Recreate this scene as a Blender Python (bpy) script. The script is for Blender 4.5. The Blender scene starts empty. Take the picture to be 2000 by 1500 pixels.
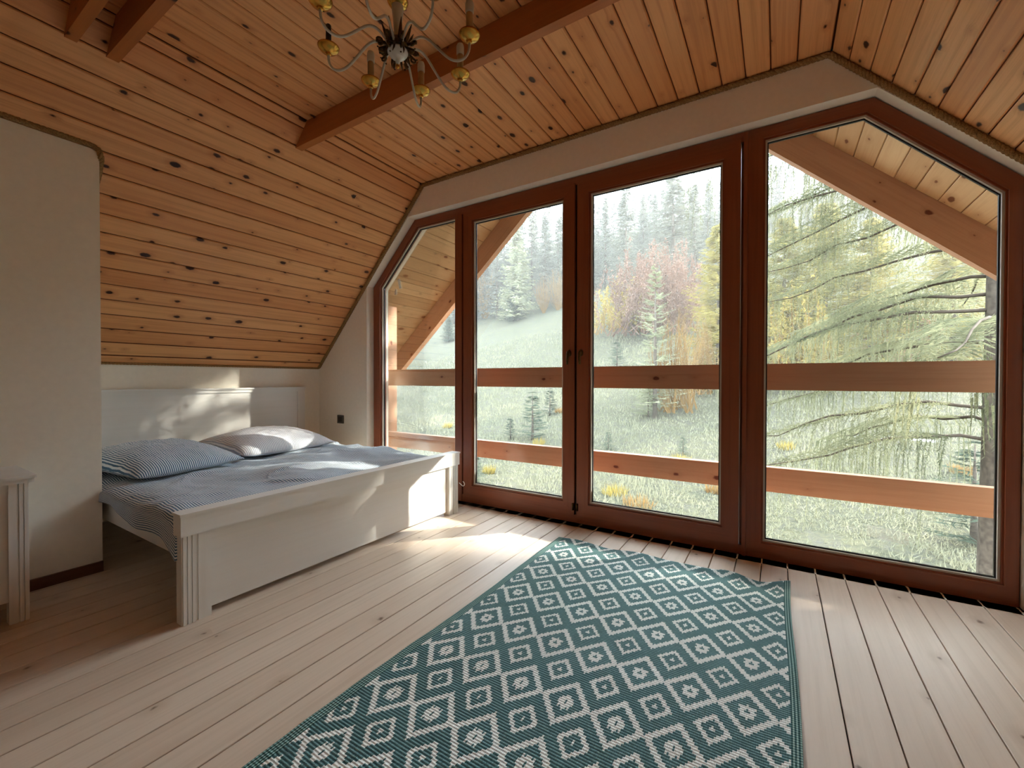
import bpy, math, random
import numpy as np
from mathutils import Vector, noise as mnoise
random.seed(7); RNG = np.random.default_rng(7)
PI = math.pi
S = bpy.context.scene
COL = S.collection

# ------------------------------------------------------------------ camera
FPX = 835.36
YAW, PITCH, ROLL = 0.55506, -0.010289, 0.0013567
cam_d = bpy.data.cameras.new('camera'); cam = bpy.data.objects.new('camera', cam_d); COL.objects.link(cam)
cam_d.sensor_fit = 'HORIZONTAL'; cam_d.sensor_width = 36.0; cam_d.lens = FPX * 36.0 / 2000.0
cam_d.clip_start = 0.05; cam_d.clip_end = 500
cy, sy, cp, sp, cr, sr = math.cos(YAW), math.sin(YAW), math.cos(PITCH), math.sin(PITCH), math.cos(ROLL), math.sin(ROLL)
FWD = Vector((-sy*cp, cy*cp, sp)); RT = Vector((cy, sy, 0)); UP = RT.cross(FWD)
RT2 = RT*cr + UP*sr; UP2 = -RT*sr + UP*cr
from mathutils import Matrix
M = Matrix((RT2, UP2, -FWD)).transposed().to_4x4(); M.translation = Vector((0, 0, 1.0))
cam.matrix_world = M
S.camera = cam

# ------------------------------------------------------------------ view, world, sun
S.view_settings.view_transform = 'Standard'; S.view_settings.look = 'None'
S.view_settings.gamma = 1.0; S.view_settings.use_curve_mapping = False
S.view_settings.exposure = 5.2
S.cycles.use_denoising = True
S.cycles.max_bounces = 10; S.cycles.diffuse_bounces = 6; S.cycles.glossy_bounces = 3
S.cycles.transparent_max_bounces = 16; S.cycles.transmission_bounces = 4
S.cycles.sample_clamp_indirect = 4.0; S.cycles.blur_glossy = 1.0
S.cycles.caustics_reflective = False; S.cycles.caustics_refractive = False

W = bpy.data.worlds.new('sky'); S.world = W; W.use_nodes = True
nt = W.node_tree; nt.nodes.clear()
def wn(t, **k):
    n = nt.nodes.new(t)
    for a, b in k.items(): setattr(n, a, b)
    return n
tc = wn('ShaderNodeTexCoord'); mp = wn('ShaderNodeMapping'); mp.inputs['Scale'].default_value = (1.2, 1.2, 3.5)
nz = wn('ShaderNodeTexNoise'); nz.inputs['Scale'].default_value = 1.6; nz.inputs['Detail'].default_value = 5
rp = wn('ShaderNodeValToRGB')
rp.color_ramp.elements[0].position = 0.38; rp.color_ramp.elements[0].color = (0.50, 0.68, 0.86, 1)
rp.color_ramp.elements[1].position = 0.62; rp.color_ramp.elements[1].color = (0.93, 0.97, 1.0, 1)
bg = wn('ShaderNodeBackground'); bg.inputs['Strength'].default_value = 0.5; wo = wn('ShaderNodeOutputWorld')
L = nt.links
L.new(tc.outputs['Generated'], mp.inputs['Vector']); L.new(mp.outputs['Vector'], nz.inputs['Vector'])
L.new(nz.outputs['Fac'], rp.inputs['Fac']); L.new(rp.outputs['Color'], bg.inputs['Color']); L.new(bg.outputs['Background'], wo.inputs['Surface'])

SUN_DIR = Vector((0.97, 1.0, 0.56)).normalized()      # towards the sun: low, from the right beyond the window
sd = bpy.data.lights.new('sun', 'SUN'); sd.energy = 1.0; sd.angle = math.radians(0.8); sd.color = (1.0, 0.93, 0.82)
so = bpy.data.objects.new('sun', sd); COL.objects.link(so)
so.rotation_euler = SUN_DIR.to_track_quat('Z', 'Y').to_euler()

# daylight portal in the window opening (guides sampling of the sky, gives off no light of its own)
pd = bpy.data.lights.new('window_portal', 'AREA'); pd.shape = 'RECTANGLE'; pd.size = 4.2; pd.size_y = 2.42
pd.cycles.is_portal = True
po = bpy.data.objects.new('window_portal', pd); COL.objects.link(po)
po.location = (-1.17, 2.98, 1.21); po.rotation_euler = (-PI/2, 0, 0)

# ------------------------------------------------------------------ materials
MATS = {}
class NT:
    def __init__(s, name):
        s.m = bpy.data.materials.new(name); s.m.use_nodes = True; s.t = s.m.node_tree; s.t.nodes.clear()
        s.out = s.n('ShaderNodeOutputMaterial'); s.b = s.n('ShaderNodeBsdfPrincipled')
        s.l(s.b.outputs[0], s.out.inputs['Surface']); MATS[name] = s.m
    def n(s, t, **k):
        x = s.t.nodes.new(t)
        for a, b in k.items():
            if a.startswith('i_'):
                x.inputs[a[2:].replace('_', ' ')].default_value = b
            else: setattr(x, a, b)
        return x
    def l(s, a, b): s.t.links.new(a, b)
    def val(s, x):
        return x
    def math(s, op, a, b=None, c=None, clamp=False):
        n = s.n('ShaderNodeMath', operation=op, use_clamp=clamp)
        for i, v in enumerate((a, b, c)):
            if v is None: continue
            if isinstance(v, (int, float)): n.inputs[i].default_value = v
            else: s.l(v, n.inputs[i])
        return n.outputs[0]
    def mix(s, f, a, b, mode='MIX'):
        n = s.n('ShaderNodeMix', data_type='RGBA', blend_type=mode)
        for inp, v in ((n.inputs['Factor'], f), (n.inputs['A'], a), (n.inputs['B'], b)):
            if isinstance(v, (int, float)): inp.default_value = v
            elif isinstance(v, tuple): inp.default_value = v if len(v) == 4 else (*v, 1)
            else: s.l(v, inp)
        return n.outputs['Result']
    def ramp(s, f, stops):
        n = s.n('ShaderNodeValToRGB'); e = n.color_ramp.elements
        while len(e) < len(stops): e.new(0.5)
        for i, (p, c) in enumerate(stops):
            e[i].position = p; e[i].color = (*c, 1) if len(c) == 3 else c
        s.l(f, n.inputs['Fac']); return n.outputs['Color']
    def mapping(s, src, scale, rot=(0, 0, 0)):
        n = s.n('ShaderNodeMapping'); n.inputs['Scale'].default_value = scale; n.inputs['Rotation'].default_value = rot
        s.l(src, n.inputs['Vector']); return n.outputs[0]
    def noise(s, vec, scale, detail=3, rough=0.5, dist=0.0):
        n = s.n('ShaderNodeTexNoise'); n.inputs['Scale'].default_value = scale; n.inputs['Detail'].default_value = detail
        n.inputs['Roughness'].default_value = rough; n.inputs['Distortion'].default_value = dist
        s.l(vec, n.inputs['Vector']); return n.outputs['Fac']
    def bump(s, h, strength=0.2, dist=0.01):
        n = s.n('ShaderNodeBump'); n.inputs['Strength'].default_value = strength; n.inputs['Distance'].default_value = dist
        s.l(h, n.inputs['Height']); s.l(n.outputs[0], s.b.inputs['Normal'])
    def base(s, c):
        if isinstance(c, tuple): s.b.inputs['Base Color'].default_value = (*c, 1)
        else: s.l(c, s.b.inputs['Base Color'])
    def rough(s, r, spec=0.5):
        if isinstance(r, (int, float)): s.b.inputs['Roughness'].default_value = r
        else: s.l(r, s.b.inputs['Roughness'])
        s.b.inputs['Specular IOR Level'].default_value = spec

def plain(name, col, rough=0.6, spec=0.5, metal=0.0, nscale=0, namt=0.1, bump=0.0):
    t = NT(name); t.rough(rough, spec); t.b.inputs['Metallic'].default_value = metal
    if nscale:
        o = t.n('ShaderNodeTexCoord').outputs['Object']
        f = t.noise(o, nscale, 4)
        dark = tuple(c*(1-namt) for c in col); lite = tuple(min(1, c*(1+namt)) for c in col)
        t.base(t.ramp(f, [(0.3, dark), (0.7, lite)]))
        if bump: t.bump(f, bump, 0.004)
    else: t.base(col)
    return t.m

def wood(name, c_lo, c_hi, c_grain, c_knot, rough=0.45, spec=0.4, knots=1.0, grain=0.5, tone=0.35, bump=0.08, cell=(0.19, 0.11), ksize=0.09):
    """boards: UV = (metres along, metres across) with a random offset for each board, 'tone' = random 0..1 for each board"""
    t = NT(name); uv = t.n('ShaderNodeUVMap').outputs[0]
    at = t.n('ShaderNodeAttribute', attribute_name='tone').outputs['Fac']
    # knots
    kv = t.mapping(uv, (1/cell[0], 1/cell[1], 1))
    vo = t.n('ShaderNodeTexVoronoi', voronoi_dimensions='2D', feature='F1'); vo.inputs['Scale'].default_value = 1.0
    t.l(kv, vo.inputs['Vector'])
    sepc = t.n('ShaderNodeSeparateColor'); t.l(vo.outputs['Color'], sepc.inputs[0])
    wob = t.noise(uv, 55, 2)
    dist = t.math('ADD', vo.outputs['Distance'], t.math('MULTIPLY', t.math('SUBTRACT', wob, 0.5), 0.08))
    size = t.math('MULTIPLY', t.math('POWER', sepc.outputs[0], 1.6), ksize*1.5)      # most cells get a tiny knot or none
    keep = t.math('GREATER_THAN', sepc.outputs[1], 1.0 - 0.62*knots)
    d2 = t.math('SUBTRACT', dist, size)
    kn = t.math('MULTIPLY', t.math('SUBTRACT', 1.0, t.math('DIVIDE', t.math('ADD', d2, 0.02), 0.05), clamp=True), keep, clamp=True)
    halo = t.math('MULTIPLY', t.math('SUBTRACT', 1.0, t.math('DIVIDE', t.math('SUBTRACT', d2, 0.0), 0.22), clamp=True), keep, clamp=True)
    # grain: long streaks, bent around knots
    sp_ = t.n('ShaderNodeSeparateXYZ'); t.l(uv, sp_.inputs[0])
    vv = t.math('ADD', sp_.outputs[1], t.math('MULTIPLY', halo, 0.012))
    cb = t.n('ShaderNodeCombineXYZ'); t.l(sp_.outputs[0], cb.inputs[0]); t.l(vv, cb.inputs[1])
    g1 = t.noise(t.mapping(cb.outputs[0], (1.3, 42, 1)), 1.0, 4, 0.6, 0.6)
    g2 = t.noise(t.mapping(cb.outputs[0], (5, 260, 1)), 1.0, 2)
    g3 = t.noise(t.mapping(cb.outputs[0], (0.7, 7, 1)), 1.0, 2)
    basec = t.mix(t.math('ADD', t.math('MULTIPLY', at, tone), t.math('MULTIPLY', g3, 1-tone), clamp=True), c_lo, c_hi)
    gg = t.math('MULTIPLY', t.math('SUBTRACT', g1, 0.45), 2.6*grain, clamp=True)
    c = t.mix(gg, basec, c_grain)
    c = t.mix(t.math('MULTIPLY', t.math('SUBTRACT', g2, 0.5), 0.9*grain, clamp=True), c, c_grain)
    c = t.mix(t.math('MULTIPLY', halo, 0.42), c, c_grain)
    c = t.mix(kn, c, c_knot)
    t.base(c); t.rough(rough, spec)
    if bump: t.bump(t.math('ADD', g1, t.math('MULTIPLY', g2, 0.5)), bump, 0.002)
    return t.m

def hx(s):
    s = s.lstrip('#'); r = [int(s[i:i+2], 16)/255 for i in (0, 2, 4)]
    return tuple(c/12.92 if c <= 0.04045 else ((c+0.055)/1.055)**2.4 for c in r)

wood('pine_ceiling', hx('DA9258'), hx('F3BA80'), hx('B26A36'), hx('3E1C0C'), rough=0.42, knots=0.9, grain=0.6, tone=0.6)
wood('pine_beam', hx('A9612F'), hx('BC733C'), hx('8C4A24'), hx('3E1C0C'), rough=0.4, knots=0.5, grain=0.4)
wood('pine_groove', hx('6A3818'), hx('703E1C'), hx('4A2410'), hx('3E1C0C'), rough=0.8, knots=0, grain=0.3)
wood('floor_boards', hx('CDB6A0'), hx('E0CDBA'), hx('AE947A'), hx('7A6250'), rough=0.42, spec=0.35, knots=0.4, grain=0.34, tone=0.6, cell=(0.24, 0.17), ksize=0.035)
wood('floor_gap', hx('241810'), hx('2a1d14'), hx('1a110b'), hx('2a1c12'), rough=0.9, knots=0, grain=0.2)
wood('window_frame_wood', hx('84432A'), hx('9A5535'), hx('62301C'), hx('3A180C'), rough=0.32, spec=0.5, knots=0.0, grain=0.5, tone=0.3)
wood('exterior_pine', hx('A87E62'), hx('BC9274'), hx('906448'), hx('5A2412'), rough=0.7, knots=0.6, grain=0.5, cell=(0.22, 0.13), ksize=0.08)
wood('soffit_pine', hx('B08860'), hx('CCA87E'), hx('986840'), hx('6A3A1A'), rough=0.7, knots=0.8, grain=0.4, tone=0.7, cell=(0.3, 0.14))
wood('skirting_wood', hx('5a3220'), hx('66402a'), hx('40200f'), hx('2a1408'), rough=0.5, knots=0.0, grain=0.4)
wood('white_painted_wood', hx('E2DFDA'), hx('EAE8E3'), hx('D6D2CB'), hx('D6D2CB'), rough=0.38, knots=0, grain=0.35, tone=0.2, bump=0.10)
plain('plaster', hx('F4EDDF'), 0.9, 0.15, nscale=35, namt=0.02, bump=0.05)
plain('mattress_fabric', hx('D8D8D6'), 0.9, nscale=60, namt=0.05)
plain('brass', hx('D9A84E'), 0.22, 0.5, 1.0, nscale=30, namt=0.1)
plain('dark_bronze', hx('5E4A2C'), 0.3, 0.5, 0.9, nscale=90, namt=0.4)
plain('cream_enamel', hx('C9C0AE'), 0.3, nscale=40, namt=0.08)
plain('ceramic_white', hx('E6E2DA'), 0.2)
plain('candle_card', hx('B9925F'), 0.6, nscale=50, namt=0.1)
plain('candle_tip', hx('CFC6B4'), 0.5)
plain('black_plastic', hx('141414'), 0.35)
plain('rubber_gasket', hx('16181a'), 0.5)
plain('socket_grey', hx('5c564c'), 0.35, nscale=60, namt=0.1)
plain('socket_dark', hx('2c2925'), 0.4)
plain('spacer_bar', hx('C9C4B8'), 0.5)
plain('jute_rope', hx('9C7B52'), 0.95, 0.1, nscale=220, namt=0.4, bump=0.3)
plain('mark_white', hx('F2F0EC'), 0.7)
plain('wire_white', hx('E4E2DE'), 0.4)
plain('roof_tar', hx('4a4038'), 0.9)

def glass_mat():
    t = NT('window_glass'); t.t.nodes.remove(t.b)
    tr = t.n('ShaderNodeBsdfTransparent'); tr.inputs[0].default_value = (0.95, 0.97, 0.96, 1)
    gl = t.n('ShaderNodeBsdfGlossy'); gl.inputs['Roughness'].default_value = 0.02
    fr = t.n('ShaderNodeFresnel'); fr.inputs['IOR'].default_value = 1.45
    mx = t.n('ShaderNodeMixShader')
    t.l(t.math('MULTIPLY', fr.outputs[0], 0.4), mx.inputs[0]); t.l(tr.outputs[0], mx.inputs[1]); t.l(gl.outputs[0], mx.inputs[2])
    t.l(mx.outputs[0], t.out.inputs['Surface'])
glass_mat()
def reflection_mat():  # pale translucent film, a reflection on the glass put into colour
    t = NT('pane_reflection'); t.t.nodes.remove(t.b)
    tr = t.n('ShaderNodeBsdfTransparent'); df = t.n('ShaderNodeBsdfDiffuse'); df.inputs[0].default_value = (.75, .78, .72, 1)
    tl = t.n('ShaderNodeBsdfTranslucent'); tl.inputs[0].default_value = (.75, .78, .72, 1)
    m1 = t.n('ShaderNodeMixShader'); m1.inputs[0].default_value = 0.6
    t.l(df.outputs[0], m1.inputs[1]); t.l(tl.outputs[0], m1.inputs[2])
    mx = t.n('ShaderNodeMixShader'); mx.inputs[0].default_value = 0.22
    t.l(tr.outputs[0], mx.inputs[1]); t.l(m1.outputs[0], mx.inputs[2]); t.l(mx.outputs[0], t.out.inputs['Surface'])
reflection_mat()

def stripes_mat(name, c_a, c_b, period, axis):
    t = NT(name); uv = t.n('ShaderNodeUVMap').outputs[0]
    s = t.n('ShaderNodeSeparateXYZ'); t.l(uv, s.inputs[0])
    wob = t.noise(uv, 14, 3)
    x = t.math('ADD', s.outputs[axis], t.math('MULTIPLY', wob, 0.010))
    w = t.math('SINE', t.math('MULTIPLY', x, 2*PI/period))
    f = t.math('MULTIPLY_ADD', w, 2.2, 0.5, clamp=True)
    t.base(t.mix(f, c_a, c_b)); t.rough(0.9, 0.1)
    t.b.inputs['Sheen Weight'].default_value = 0.2
    fine = t.noise(uv, 160, 2)
    t.bump(t.math('ADD', t.math('MULTIPLY', w, 0.4), fine), 0.35, 0.003)
stripes_mat('striped_cotton', hx('4C6E8A'), hx('E6EBEE'), 0.0115, 1)
stripes_mat('striped_cotton_sunlit', hx('BCC0CA'), hx('F6F4F4'), 0.0125, 1)  # pale cotton, whitened further so the pillow looks sunlit

def rug_mat():
    t = NT('woven_rug'); uv = t.n('ShaderNodeUVMap').outputs[0]    # metres, origin on the centre of a large diamond
    s = t.n('ShaderNodeSeparateXYZ'); t.l(uv, s.inputs[0])
    PX, PY = 0.159, 0.2535
    # stair-step the pattern to the weave: quantise both axes
    qx = t.math('MULTIPLY', t.math('ROUND', t.math('DIVIDE', s.outputs[0], 0.0053)), 0.0053)
    qy = t.math('MULTIPLY', t.math('ROUND', t.math('DIVIDE', s.outputs[1], 0.0098)), 0.0098)
    def cellrel(x, p, off):
        a = t.math('DIVIDE', t.math('ADD', x, off), p)
        return t.math('MULTIPLY', t.math('ABSOLUTE', t.math('SUBTRACT', a, t.math('ROUND', a))), p)
    def band(v, lo, hi):
        return t.math('MULTIPLY', t.math('GREATER_THAN', v, lo), t.math('LESS_THAN', v, hi))
    ax, ay = cellrel(qx, PX, 0.0), cellrel(qy, PY, 0.0)
    bx, by = cellrel(qx, PX, PX/2), cellrel(qy, PY, PY/2)
    dl = t.math('ADD', t.math('DIVIDE', ax, 0.0795), t.math('DIVIDE', ay, 0.098))
    ds = t.math('ADD', t.math('DIVIDE', bx, 0.0795), t.math('DIVIDE', by, 0.098))
    w = band(dl, 0.76, 1.06)
    w = t.math('MAXIMUM', w, band(dl, 0.10, 0.34))
    # four short spokes of the little star in the middle of a large diamond
    w = t.math('MAXIMUM', w, t.math('MULTIPLY', band(dl, 0.30, 0.46), t.math('LESS_THAN', t.math('ABSOLUTE', t.math('SUBTRACT', t.math('DIVIDE', ax, 0.0795), t.math('DIVIDE', ay, 0.098))), 0.10)))
    w = t.math('MAXIMUM', w, band(ds, 0.42, 0.64))
    w = t.math('MAXIMUM', w, t.math('LESS_THAN', ds, 0.11))
    edge = t.math('MINIMUM', t.math('SUBTRACT', s.outputs[0], -1.055), t.math('SUBTRACT', 0.108, s.outputs[0]))   # distance from the bound side edges
    inside = t.math('GREATER_THAN', edge, 0.0)
    w = t.math('MULTIPLY', w, inside)
    nz1 = t.noise(t.mapping(uv, (40, 300, 1)), 1, 2)
    nz2 = t.noise(uv, 3.0, 3)
    rib = t.math('SINE', t.math('MULTIPLY', s.outputs[1], 2*PI/0.0098))
    stitch = t.math('SINE', t.math('MULTIPLY', s.outputs[0], 2*PI/0.0053))
    teal = t.mix(t.math('MULTIPLY_ADD', nz1, 1.4, -0.3, clamp=True), hx('4C7678'), hx('7FA6A2'))
    teal = t.mix(t.math('MULTIPLY', t.math('LESS_THAN', rib, -0.35), 0.75), teal, hx('24474F'))
    white = t.mix(nz1, hx('DDE2DC'), hx('F4F6F1'))
    c = t.mix(w, teal, white)
    # stripes of the bound side edges
    st = t.math('GREATER_THAN', t.math('SINE', t.math('MULTIPLY', edge, 2*PI/0.0085)), 0.1)
    bc = t.mix(st, hx('2E5A58'), hx('8FB0A8'))
    c = t.mix(inside, bc, c)
    t.base(c); t.rough(0.75, 0.25)
    h = t.math('ADD', t.math('ADD', t.math('MULTIPLY', rib, 0.5), t.math('MULTIPLY', stitch, 0.25)), t.math('MULTIPLY', w, 1.0))
    t.bump(h, 0.6, 0.003)
rug_mat()

ALB = 0.33
def leaf_mat(name, c1, c2, trans=0.3, nscale=0.6):
    t = NT(name); t.t.nodes.remove(t.b)
    g = t.n('ShaderNodeNewGeometry'); oi = t.n('ShaderNodeObjectInfo')
    f = t.noise(g.outputs['Position'], nscale, 5, 0.65)
    f = t.math('ADD', t.math('MULTIPLY_ADD', f, 2.2, -0.6), t.math('MULTIPLY', t.math('SUBTRACT', oi.outputs['Random'], 0.5), 0.5), clamp=True)
    c = t.mix(f, c1, c2)
    c = t.mix(1.0, c, (ALB, ALB, ALB), 'MULTIPLY')
    d = t.n('ShaderNodeBsdfDiffuse'); tl = t.n('ShaderNodeBsdfTranslucent'); t.l(c, d.inputs[0]); t.l(c, tl.inputs[0])
    m = t.n('ShaderNodeMixShader'); m.inputs[0].default_value = trans
    t.l(d.outputs[0], m.inputs[1]); t.l(tl.outputs[0], m.inputs[2]); t.l(m.outputs[0], t.out.inputs['Surface'])
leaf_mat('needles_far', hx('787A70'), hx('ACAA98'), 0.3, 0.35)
leaf_mat('needles_dark', hx('4F5A50'), hx('7C8874'), 0.25, 1.0)
leaf_mat('needles_pale', hx('9EA482'), hx('D6D4AC'), 0.3, 0.8)
leaf_mat('needles_near', hx('5A6854'), hx('D2D0A6'), 0.45, 1.2)
leaf_mat('leaves_yellow', hx('B8A458'), hx('F0D478'), 0.4, 0.8)
leaf_mat('leaves_green_gold', hx('A49C60'), hx('E2CC78'), 0.4, 0.8)
leaf_mat('twigs_red', hx('9A7A6C'), hx('C8A28C'), 0.2, 1.2)
leaf_mat('twigs_orange', hx('B08A58'), hx('DCB070'), 0.2, 1.2)
leaf_mat('leaves_tan', hx('9A8468'), hx('BFA587'), 0.3, 1.0)
leaf_mat('grass_blades', hx('989A82'), hx('CEC8A6'), 0.3, 0.8)
plain('bark', hx('4E463E'), 0.95, 0.1, nscale=18, namt=0.4, bump=0.6)
plain('bark_twig', hx('453C34'), 0.95, 0.1)
plain('bark_birch', hx('A8A49C'), 0.8, 0.2, nscale=14, namt=0.25)
plain('cabin_wall', hx('7A5648'), 0.9, nscale=6, namt=0.2)
plain('cabin_roof', hx('9A5A52'), 0.8, nscale=5, namt=0.2)
plain('cabin_dark', hx('2A2C2E'), 0.6)

def haze_mat():
    t = NT('haze'); t.t.nodes.remove(t.b)
    v = t.n('ShaderNodeVolumeScatter'); v.inputs['Color'].default_value = (1, .96, .91, 1); v.inputs['Density'].default_value = .0011; v.inputs['Anisotropy'].default_value = 0.3
    t.l(v.outputs[0], t.out.inputs['Volume'])
haze_mat()
def ground_mat():
    t = NT('meadow'); g = t.n('ShaderNodeNewGeometry'); p = g.outputs['Position']
    f1 = t.noise(t.mapping(p, (1, 1, 1)), 0.35, 6, 0.7)
    f2 = t.noise(t.mapping(p, (1, 1, 1)), 2.6, 6, 0.75)
    f3 = t.noise(t.mapping(p, (1, 1, 1)), 11, 5, 0.8)
    c = t.ramp(t.math('MULTIPLY_ADD', t.math('ADD', t.math('MULTIPLY', f1, .4), t.math('MULTIPLY', f3, .6)), 2.0, -0.5, clamp=True),
               [(0.0, hx('707060')), (0.35, hx('A3A48C')), (0.6, hx('C2BE98')), (0.8, hx('D2C692')), (1.0, hx('DAD0A8'))])
    grey = t.math('MULTIPLY_ADD', t.math('ADD', t.math('MULTIPLY', f2, .75), t.math('MULTIPLY', f1, .35)), 5.0, -2.55, clamp=True)
    c = t.mix(t.math('MULTIPLY', grey, 0.75), c, hx('A09C9E'))
    # brown grey needle litter under the big spruce
    vd = t.n('ShaderNodeVectorMath', operation='DISTANCE'); t.l(p, vd.inputs[0]); vd.inputs[1].default_value = (1.6, 7.2, -2.7)
    lit = t.math('SUBTRACT', 1.0, t.math('DIVIDE', t.math('ADD', vd.outputs['Value'], t.math('MULTIPLY', f2, 2.5)), 5.2), clamp=True)
    f4 = t.noise(p, 22, 4, 0.7)
    c = t.mix(t.math('MULTIPLY', lit, 2.2, clamp=True), c, t.ramp(f4, [(0.35, hx('5E5C5A')), (0.5, hx('8A8684')), (0.62, hx('B8B4B0'))]))
    c = t.mix(1.0, c, (.225, .225, .225), 'MULTIPLY')
    t.base(c); t.rough(0.95, 0.05); t.bump(f3, 1.0, 0.25)
ground_mat()

# ------------------------------------------------------------------ builders
class MB:
    def __init__(s): s.v = []; s.f = []; s.uv = []; s.tone = []; s.mi = []; s.smooth = []
    def face(s, pts, uv=None, tone=0.5, mi=0, smooth=False):
        b = len(s.v); s.v += [tuple(p) for p in pts]; s.f.append(tuple(range(b, b+len(pts))))
        s.uv.append(uv or [(p[0], p[1]) for p in pts]); s.tone.append(tone); s.mi.append(mi); s.smooth.append(smooth)
    def box(s, lo, hi, axis=None, mi=0, tone=None, skip=()):
        """axis: grain direction index; UV runs along it"""
        lo = list(lo); hi = list(hi)
        for i in range(3):
            if lo[i] > hi[i]: lo[i], hi[i] = hi[i], lo[i]
        if axis is None: axis = max(range(3), key=lambda i: hi[i]-lo[i])
        tone = random.random() if tone is None else tone; off = (random.random()*40, random.random()*40)
        o = [i for i in range(3) if i != axis]
        P = lambda a, b, c: ((lo, hi)[a][0], (lo, hi)[b][1], (lo, hi)[c][2])
        qs = [[P(0,0,0),P(0,1,0),P(1,1,0),P(1,0,0)], [P(0,0,1),P(1,0,1),P(1,1,1),P(0,1,1)], [P(0,0,0),P(1,0,0),P(1,0,1),P(0,0,1)],
              [P(0,1,0),P(0,1,1),P(1,1,1),P(1,1,0)], [P(0,0,0),P(0,0,1),P(0,1,1),P(0,1,0)], [P(1,0,0),P(1,1,0),P(1,1,1),P(1,0,1)]]
        for k, q in enumerate(qs):
            if k in skip: continue
            n = (2, 2, 1, 1, 0, 0)[k]
            cross = [i for i in range(3) if i != n and i != axis]
            cr_ = cross[0]
            al = axis if n != axis else [i for i in range(3) if i != n and i != cr_][0]
            s.face(q, [(p[al]+off[0], p[cr_]+off[1]) for p in q], tone, mi)
    def prism(s, poly, y0, y1, mi=0, uvdir=None):
        """polygon in (x, z) extruded along y"""
        off = (random.random()*40, random.random()*40)
        n = len(poly)
        d = uvdir or (1, 0); e = (-d[1], d[0])
        U = lambda x, z: (x*d[0]+z*d[1]+off[0], x*e[0]+z*e[1]+off[1])
        area = sum(poly[i][0]*poly[(i+1) % n][1]-poly[(i+1) % n][0]*poly[i][1] for i in range(n))
        pl = list(poly) if area > 0 else list(reversed(poly))     # ccw seen from -y
        s.face([(x, y0, z) for x, z in pl], [U(x, z) for x, z in pl], mi=mi)
        s.face([(x, y1, z) for x, z in reversed(pl)], [U(x, z) for x, z in reversed(pl)], mi=mi)
        for i in range(n):
            a, b = pl[i], pl[(i+1) % n]
            s.face([(a[0], y0, a[1]), (a[0], y1, a[1]), (b[0], y1, b[1]), (b[0], y0, b[1])],
                   [(U(*a)[0], y0+off[1]), (U(*a)[0], y1+off[1]), (U(*b)[0], y1+off[1]), (U(*b)[0], y0+off[1])], mi=mi)
    def tube(s, pts, rad, sides=8, mi=0, caps=True):
        pts = [Vector(p) for p in pts]; n = len(pts)
        if isinstance(rad, (int, float)): rad = [rad]*n
        prev = None; rings = []
        for i, p in enumerate(pts):
            t = (pts[min(i+1, n-1)]-pts[max(i-1, 0)]).normalized()
            if prev is None:
                a = Vector((0, 0, 1)) if abs(t.z) < 0.9 else Vector((1, 0, 0)); u = t.cross(a).normalized()
            else:
                u = (prev - t*prev.dot(t)).normalized()
            prev = u; w = t.cross(u)
            rings.append([p + (u*math.cos(2*PI*k/sides)+w*math.sin(2*PI*k/sides))*rad[i] for k in range(sides)])
        b = len(s.v)
        for r in rings: s.v += [tuple(q) for q in r]
        L_ = 0
        for i in range(n-1):
            l2 = L_ + (pts[i+1]-pts[i]).length
            for k in range(sides):
                k2 = (k+1) % sides
                s.f.append((b+i*sides+k, b+(i+1)*sides+k, b+(i+1)*sides+k2, b+i*sides+k2))
                s.uv.append([(L_, k*.01), (l2, k*.01), (l2, k*.01+.01), (L_, k*.01+.01)]); s.tone.append(.5); s.mi.append(mi); s.smooth.append(True)
            L_ = l2
        if caps:
            for r, rev in ((0, False), (n-1, True)):
                idx = [b+r*sides+k for k in range(sides)]
                if rev: idx.reverse()
                s.f.append(tuple(idx)); s.uv.append([(0, 0)]*sides); s.tone.append(.5); s.mi.append(mi); s.smooth.append(False)
    def lathe(s, prof, c=(0, 0, 0), sides=24, mi=0):
        """profile of (r, z) from one end to the other"""
        b = len(s.v)
        for r, z in prof:
            for k in range(sides):
                a = 2*PI*k/sides; s.v.append((c[0]+r*math.cos(a), c[1]+r*math.sin(a), c[2]+z))
        for i in range(len(prof)-1):
            for k in range(sides):
                k2 = (k+1) % sides
                s.f.append((b+i*sides+k, b+i*sides+k2, b+(i+1)*sides+k2, b+(i+1)*sides+k))
                s.uv.append([(0, 0)]*4); s.tone.append(.5); s.mi.append(mi); s.smooth.append(True)
    def grid(s, fn, nu, nv, uvfn=None, mi=0, closed=False):
        b = len(s.v)
        for j in range(nv+1):
            for i in range(nu+1): s.v.append(tuple(fn(i/nu, j/nv)))
        for j in range(nv):
            for i in range(nu):
                q = (b+j*(nu+1)+i, b+j*(nu+1)+i+1, b+(j+1)*(nu+1)+i+1, b+(j+1)*(nu+1)+i)
                s.f.append(q); uvf = uvfn or (lambda u, v: (u, v))
                s.uv.append([uvf(i/nu, j/nv), uvf((i+1)/nu, j/nv), uvf((i+1)/nu, (j+1)/nv), uvf(i/nu, (j+1)/nv)])
                s.tone.append(.5); s.mi.append(mi); s.smooth.append(True)
    def build(s, name, mats, parent=None):
        me = bpy.data.meshes.new(name); me.from_pydata(s.v, [], s.f)
        for m in (mats if isinstance(mats, (list, tuple)) else [mats]): me.materials.append(MATS[m])
        nl = len(me.loops)
        uvl = me.uv_layers.new(name='UVMap'); arr = np.array([c for f in s.uv for c in f], dtype=np.float32).reshape(-1)
        uvl.data.foreach_set('uv', arr)
        at = me.attributes.new('tone', 'FLOAT', 'FACE'); at.data.foreach_set('value', np.array(s.tone, dtype=np.float32))
        me.polygons.foreach_set('material_index', np.array(s.mi, dtype=np.int32))
        me.polygons.foreach_set('use_smooth', np.array(s.smooth, dtype=bool))
        me.update()
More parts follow.
